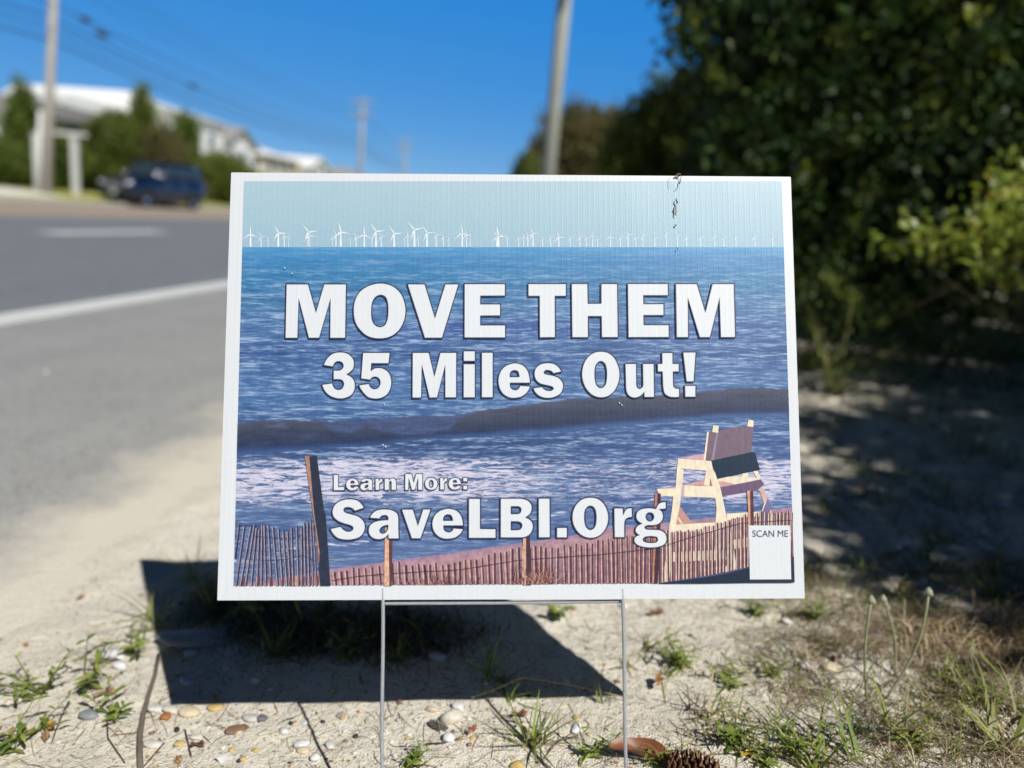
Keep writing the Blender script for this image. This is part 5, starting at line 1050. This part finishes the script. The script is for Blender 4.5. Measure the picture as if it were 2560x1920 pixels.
for a in [(470, 1785, 36, CRM, 'largest cream yellow pebble just below the left corner of the sign shadow', .55, 1.25, .2), (414, 1795, 22, ORG, 'rust orange pebble left of the cream yellow one', .7, 1.1, 1.2), (392, 1776, 32, WH, 'flat white pebble at the shadow corner beside the stick', .4, 1.3, .3), (428, 1778, 30, (.66, .6, .52), 'pale pinkish pebble touching the lower left corner of the sign shadow', .5, 1.2, .1), (537, 1772, 24, YEL, 'yellow pebble on the front edge of the sign shadow', .5, 1.5, .1),
          (593, 1826, 32, BRN, 'flat brown oval pebble below the sign shadow', .25, 1.7, .5), (627, 1799, 30, (.6, .56, .52), 'pale grey pebble with a dark neighbour below the sign shadow', .5, 1.4, .1), (655, 1800, 22, (.16, .16, .17), 'dark grey pebble next to the pale grey one', .7, 1.1, .7), (728, 1810, 11, BLK, 'tiny round black pebble below the sign shadow', .8, 1.0, 0), (709, 1832, 20, WH, 'round white pebble midway between the stick and the left wire', .7, 1.1, 0), (766, 1806, 18, WH, 'angular white shell bit left of the stake shadow', .4, 1.5, .9),
          (752, 1865, 28, (.70, .68, .68), 'whitish oval pebble touching the thin stake shadow', .6, 1.3, .1), (757, 1879, 22, (.62, .52, .36), 'tan pebble below the whitish oval one', .5, 1.4, .1), (826, 1866, 22, (.68, .66, .64), 'whitish pebble just right of the thin stake shadow', .5, 1.2, -.4), (788, 1898, 22, WH, 'white angular stone at the bottom left of the left wire', .7, 1.1, .5), (449, 1862, 18, YEL, 'golden yellow pebble right of the stick', .6, 1.3, .4), (384, 1862, 30, (.68, .64, .54), 'cream flat pebble beside the stick low down', .35, 1.4, .2), (494, 1843, 24, (.70, .68, .62), 'small white cockle bit above the dead leaf crumbs', .35, 1.3, .6),
          (222, 1792, 30, (.26, .28, .27), 'speckled grey pebble below the weeds on the left', .6, 1.3, 0), (288, 1640, 46, WH, 'big white shell fragments among the left weeds', .4, 1.3, .4), (300, 1668, 26, (.74, .72, .72), 'small round white pebble among the left weeds', .7, 1.1, .2), (1144, 1771, 26, WH, 'round white pebble on the front edge of the shadow right of the left wire', .7, 1.1, 0), (1130, 1800, 44, (.70, .64, .52), 'large cream pebble right of the left wire', .65, 1.1, 0), (1080, 1776, 24, CRM, 'cream pebble at the shadow edge right of the left wire', .5, 1.4, 0), (1120, 1850, 28, (.76, .75, .74), 'angular white quartz pebble right of the left wire', .75, 1.1, 0), (1173, 1864, 12, (.34, .17, .12), 'small reddish brown pebble right of the white quartz one', .8, 1.0, 0), (1441, 1822, 26, (.74, .74, .78), 'white chip standing up left of the right wire', .5, 1.6, 1.2), (1447, 1810, 10, BLK, 'tiny black pebble touching the white chip', .8, 1.1, 0), (1440, 1796, 14, YEL, 'small yellow pebble above the white chip', .7, 1.1, 0), (1292, 1918, 26, YEL, 'golden pebble on the bottom photo edge between the wires', .6, 1.3, 0),
          (1090, 1600, 34, (.66, .66, .68), 'upper white pebble in the sign shadow right of the left wire', .6, 1.2, 0), (1092, 1645, 34, (.66, .66, .68), 'lower white pebble in the sign shadow right of the left wire', .5, 1.4, 0), (1105, 1716, 14, WH, 'small white chip near the front of the sign shadow', .6, 1.4, .8), (1419, 1708, 16, WH, 'bright white pebble in the right tip of the sign shadow', .8, 1.0, 0), (477, 1638, 26, (.62, .64, .66), 'white pebble in the shadow below the flat slab', .6, 1.2, .3), (640, 1705, 18, (.66, .68, .72), 'white pebble alone in the front of the sign shadow', .7, 1.2, 0), (468, 1706, 26, (.62, .62, .66), 'bluish white pebble in the left front of the sign shadow', .5, 1.3, 0), (1000, 1757, 14, BRN, 'brown pebble inside the shadow front edge right of the left wire', .8, 1.0, 0),
          (2078, 1675, 34, CRM, 'cream pebble in the dry grass right of the sign', .6, 1.2, 0), (2020, 1668, 36, (.70, .66, .58), 'pale flat shell left of the cream pebble right of the sign', .4, 1.4, .3), (1968, 1556, 20, WH, 'white pebble near the sign lower right corner on sunny sand', .6, 1.2, 0), (1560, 1518, 20, WH, 'white pebble just under the sign beside the right wire', .6, 1.2, .3), (2310, 1425, 30, (.72, .70, .66), 'larger white stone in the tree shade at right', .6, 1.2, 0), (2235, 1450, 26, (.72, .70, .68), 'white shell in the tree shade left of the larger stone', .4, 1.4, .4), (2118, 1350, 24, WH, 'white pebble in the tree shade near the sign edge', .6, 1.2, .1), (2520, 1265, 24, WH, 'white pebble in the shade close to the right edge', .6, 1.2, 0), (2255, 1375, 24, WH, 'pale pebble in the tree shade above the white shell', .6, 1.2, 0)]:
    stone(*a)
for px, py, d in ((115, 937, 34), (241, 1050, 26), (324, 860, 24), (283, 877, 20), (56, 975, 22), (433, 1086, 22)):
    stone(px, py, d * .55, (.72, .70, .64), 'pale stone lying loose on the grey asphalt shoulder', .6, 1.1, d, 'loose stones on the asphalt')
stone(500, 1600, 108, (.50, .50, .50), 'flat grey slab of stone in the left part of the sign shadow', .22, 1.5, -.05, None, 'flat_stone', 'stone', .22, .3)
o = empty('seashell', at(560, 1900)); tag(o, 'white ribbed seashell half on the sand near the bottom left', 'shell'); b = MB(); V = []; r = .0115
for i in range(8):
    for j in range(13):
        a = -1.25 + 2.5 * j / 12; q = i / 7; rr_ = r * q * (1 + .03 * math.cos(j * np.pi)); V.append((rr_ * math.sin(a) * 1.0, rr_ * math.cos(a) * 1.25 - r * .6, r * .5 * math.sin(q * np.pi * .62) * (1 + .05 * math.cos(j * np.pi)) * math.cos(a * .6) - r * .1))
b.add(V, [(i * 13 + j, i * 13 + j + 1, (i + 1) * 13 + j + 1, (i + 1) * 13 + j) for i in range(7) for j in range(12)], (.74, .72, .68)); sh_ = b.build('shell_valve', STONE, o, True)
rs_ = np.random.default_rng(5); cols_ = [WH, CRM, (.5, .42, .32), YEL, ORG, BRN, GRY, BLK, WH, (.6, .57, .52)]
pebs = []
for i in range(150):
    px, py = (rs_.uniform(380, 1300), rs_.uniform(1775, 1915)) if i < 80 else ((rs_.uniform(0, 560), rs_.uniform(1450, 1900)) if i < 105 else (rs_.uniform(1300, 2560), rs_.uniform(1520, 1915)))
    stone(px, py, rs_.uniform(6, 13), cols_[rs_.integers(0, 10)], 'tiny loose pebble on the sunlit sand around the sign', .65, rs_.uniform(1, 1.5), rs_.uniform(0, 3), 'tiny pebbles on the sand')
for i in range(30):
    px, py = (rs_.uniform(480, 1350), rs_.uniform(1560, 1745)) if i < 16 else (rs_.uniform(2030, 2540), rs_.uniform(1300, 1520))
    stone(px, py, rs_.uniform(8, 15), [WH, (.6, .57, .52), CRM][i % 3], 'tiny pale pebble lying in shade on the sand', .65, rs_.uniform(1, 1.5), rs_.uniform(0, 3), 'tiny pebbles in the shade')
# brown stick
b = MB(); P = [at(x, y) + [0, 0, .003] for x, y in ((396, 1640), (388, 1690), (372, 1740), (358, 1790), (350, 1840), (349, 1880), (352, 1935))]; b.tube(P, [.0022, .003, .0033, .0036, .0037, .0036, .0036], 8)
tag(b.build('stick', simple('stick_bark', (.17, .135, .105), .9, .2, .4, 160, .8, .002), None, True), 'crooked brown stick lying on the sand in the lower left', 'stick')
for pts, lb in ((((268, 1790), (270, 1850), (312, 1912)), 'thin dark twig forked below the left weeds'), (((463, 1830), (478, 1895)), 'thin reddish twig right of the stick'), (((165, 1770), (140, 1830), (130, 1860)), 'slim brown stem bent over in the lower left'), (((1063, 1865), (1110, 1862), (1146, 1852)), 'short dark twig below the white quartz pebble'), (((410, 1862), (362, 1918)), 'thin dark twig crossing toward the bottom of the stick'), (((2060, 1842), (2160, 1838), (2270, 1836)), 'reddish twig lying among the grey green weed leaves')):
    b = MB(); P = [at(*q) + [0, 0, .003] for q in pts]; b.tube(P, .0009, 5, (.13, .07, .05)); tag(b.build('twig', STRAW, None, True), lb, 'twig')
# cones
CONE = attrmat('cone_scale', .75, .2, .3, 200)
def cone(px, py, L, r, col, az, label, tilt=.1):
    p = at(px, py); o = empty('pine_cone', p + [0, 0, r * .75], az); tag(o, label, 'pine cone'); b = MB(); n = 74
    for i in range(n):
        t = i / n; a = i * 2.39996; y = (t - .5) * L; rr_ = r * (math.sin(np.pi * min(1, t * .88 + .12)) ** .6) * .62; d = np.array([math.cos(a), 0, math.sin(a)]); u = np.array([0, 1., 0]); s = np.cross(d, u); w = r * .30; ex = r * .45
        c0 = d * rr_ * .5 + u * y; c1 = d * (rr_ + ex * .6) + u * (y + r * .22); c2 = d * (rr_ + ex) + u * (y + r * .12)
        b.add([c0 - s * w * .5, c0 + s * w * .5, c1 + s * w, c2 + s * w * .4, c2 - s * w * .4, c1 - s * w, (c1 + c2) / 2 - u * r * .1], [(0, 1, 2, 5), (5, 2, 3, 4), (0, 5, 4, 6), (6, 4, 3), (1, 6, 3, 2), (0, 6, 1)], np.array(col) * (.6 + .6 * ((i * 7) % 5) / 5))
    b.build('scales', CONE, o); b = MB(); b.lathe([(r * .1, -L * .5), (r * .55, -L * .3), (r * .6, 0), (r * .35, L * .35), (r * .05, L * .52)], 10, 'y', (0, 0, 0), np.array(col) * .4); b.build('core', CONE, o, True); return o
cone(1735, 1948, .055, .019, (.24, .12, .065), 1.35, 'reddish brown open pine cone at the bottom edge right of the right wire')
cone(1095, 1822, .026, .006, (.20, .18, .16), 1.1, 'small black weathered cone on the sand between the wires')
# dead leaves
DL = attrmat('dead_leaf', .45, .4, .35, 90)
def dead_leaf(px, py, L, w, col, az, label, curl=.5, lift=.006):
    p = at(px, py); o = empty('dead_leaf', p + [0, 0, lift], az); tag(o, label, 'dead leaf'); n, m = 12, 6; V = []
    for i in range(n):
        t = i / (n - 1)
        for j in range(m + 1):
            s = j / m - .5; ww = w * math.sin(np.pi * min(1, t * .94 + .03)) ** .75; x = (t - .5) * L; y = s * ww; V.append((x, y, curl * ww * (2 * s) ** 2 * .5 + .003 * math.sin(t * 7 + s * 4) + (t - .5) ** 2 * L * .15))
    b = MB(); F = [(i * (m + 1) + j, (i + 1) * (m + 1) + j, (i + 1) * (m + 1) + j + 1, i * (m + 1) + j + 1) for i in range(n - 1) for j in range(m)]; b.add(V, F, col); b.build('blade', DL, o, True)
    b = MB(); b.tube([(-L * .62, .001, .002), (-L * .5, 0, .002), (0, 0, .002), (L * .48, 0, .004)], [.0006, .0008, .0006, .0003], 5, np.array(col) * .6); b.build('midrib', DL, o, True)
dead_leaf(1596, 1900, .072, .030, (.24, .085, .035), -.1, 'glossy curled red brown dead leaf at the bottom behind the right wire', .9, .008)
dead_leaf(1640, 1540, .03, .016, (.22, .10, .045), .6, 'brown curled leaf on the sand right of the right wire near the sign')
dead_leaf(1645, 1720, .026, .012, (.40, .19, .08), 1.3, 'upright orange brown leaf bit beside the right wire', .6, .012)
dead_leaf(1298, 1795, .018, .009, (.36, .17, .08), .2, 'small rusty leaf scrap on the sand left of the right wire')
dead_leaf(120, 1822, .03, .015, (.50, .30, .07), -.5, 'yellow brown curled leaf in the lower left weeds')
dead_leaf(262, 1742, .026, .013, (.42, .24, .15), .7, 'pinkish brown dead leaf among the left weeds')
dead_leaf(115, 1850, .022, .010, (.38, .22, .12), -.9, 'tan dead leaf in the bottom left corner')
dead_leaf(2280, 1850, .032, .012, (.20, .09, .05), .4, 'dark red brown leaf among the lower right weeds')
dead_leaf(2095, 1655, .02, .010, (.16, .08, .05), .9, 'small dark leaf curl on the sand right of the cream pebble')
dead_leaf(1870, 1895, .02, .011, (.62, .44, .05), .3, 'bright yellow leaf in the green weeds right of the cone')
dead_leaf(494, 1872, .016, .009, (.20, .10, .06), .2, 'crumbled brown leaf scrap near the bottom left of the wire')
dead_leaf(1180, 1835, .016, .007, (.40, .16, .08), 1.0, 'reddish dry sprig on the sand right of the black cone')
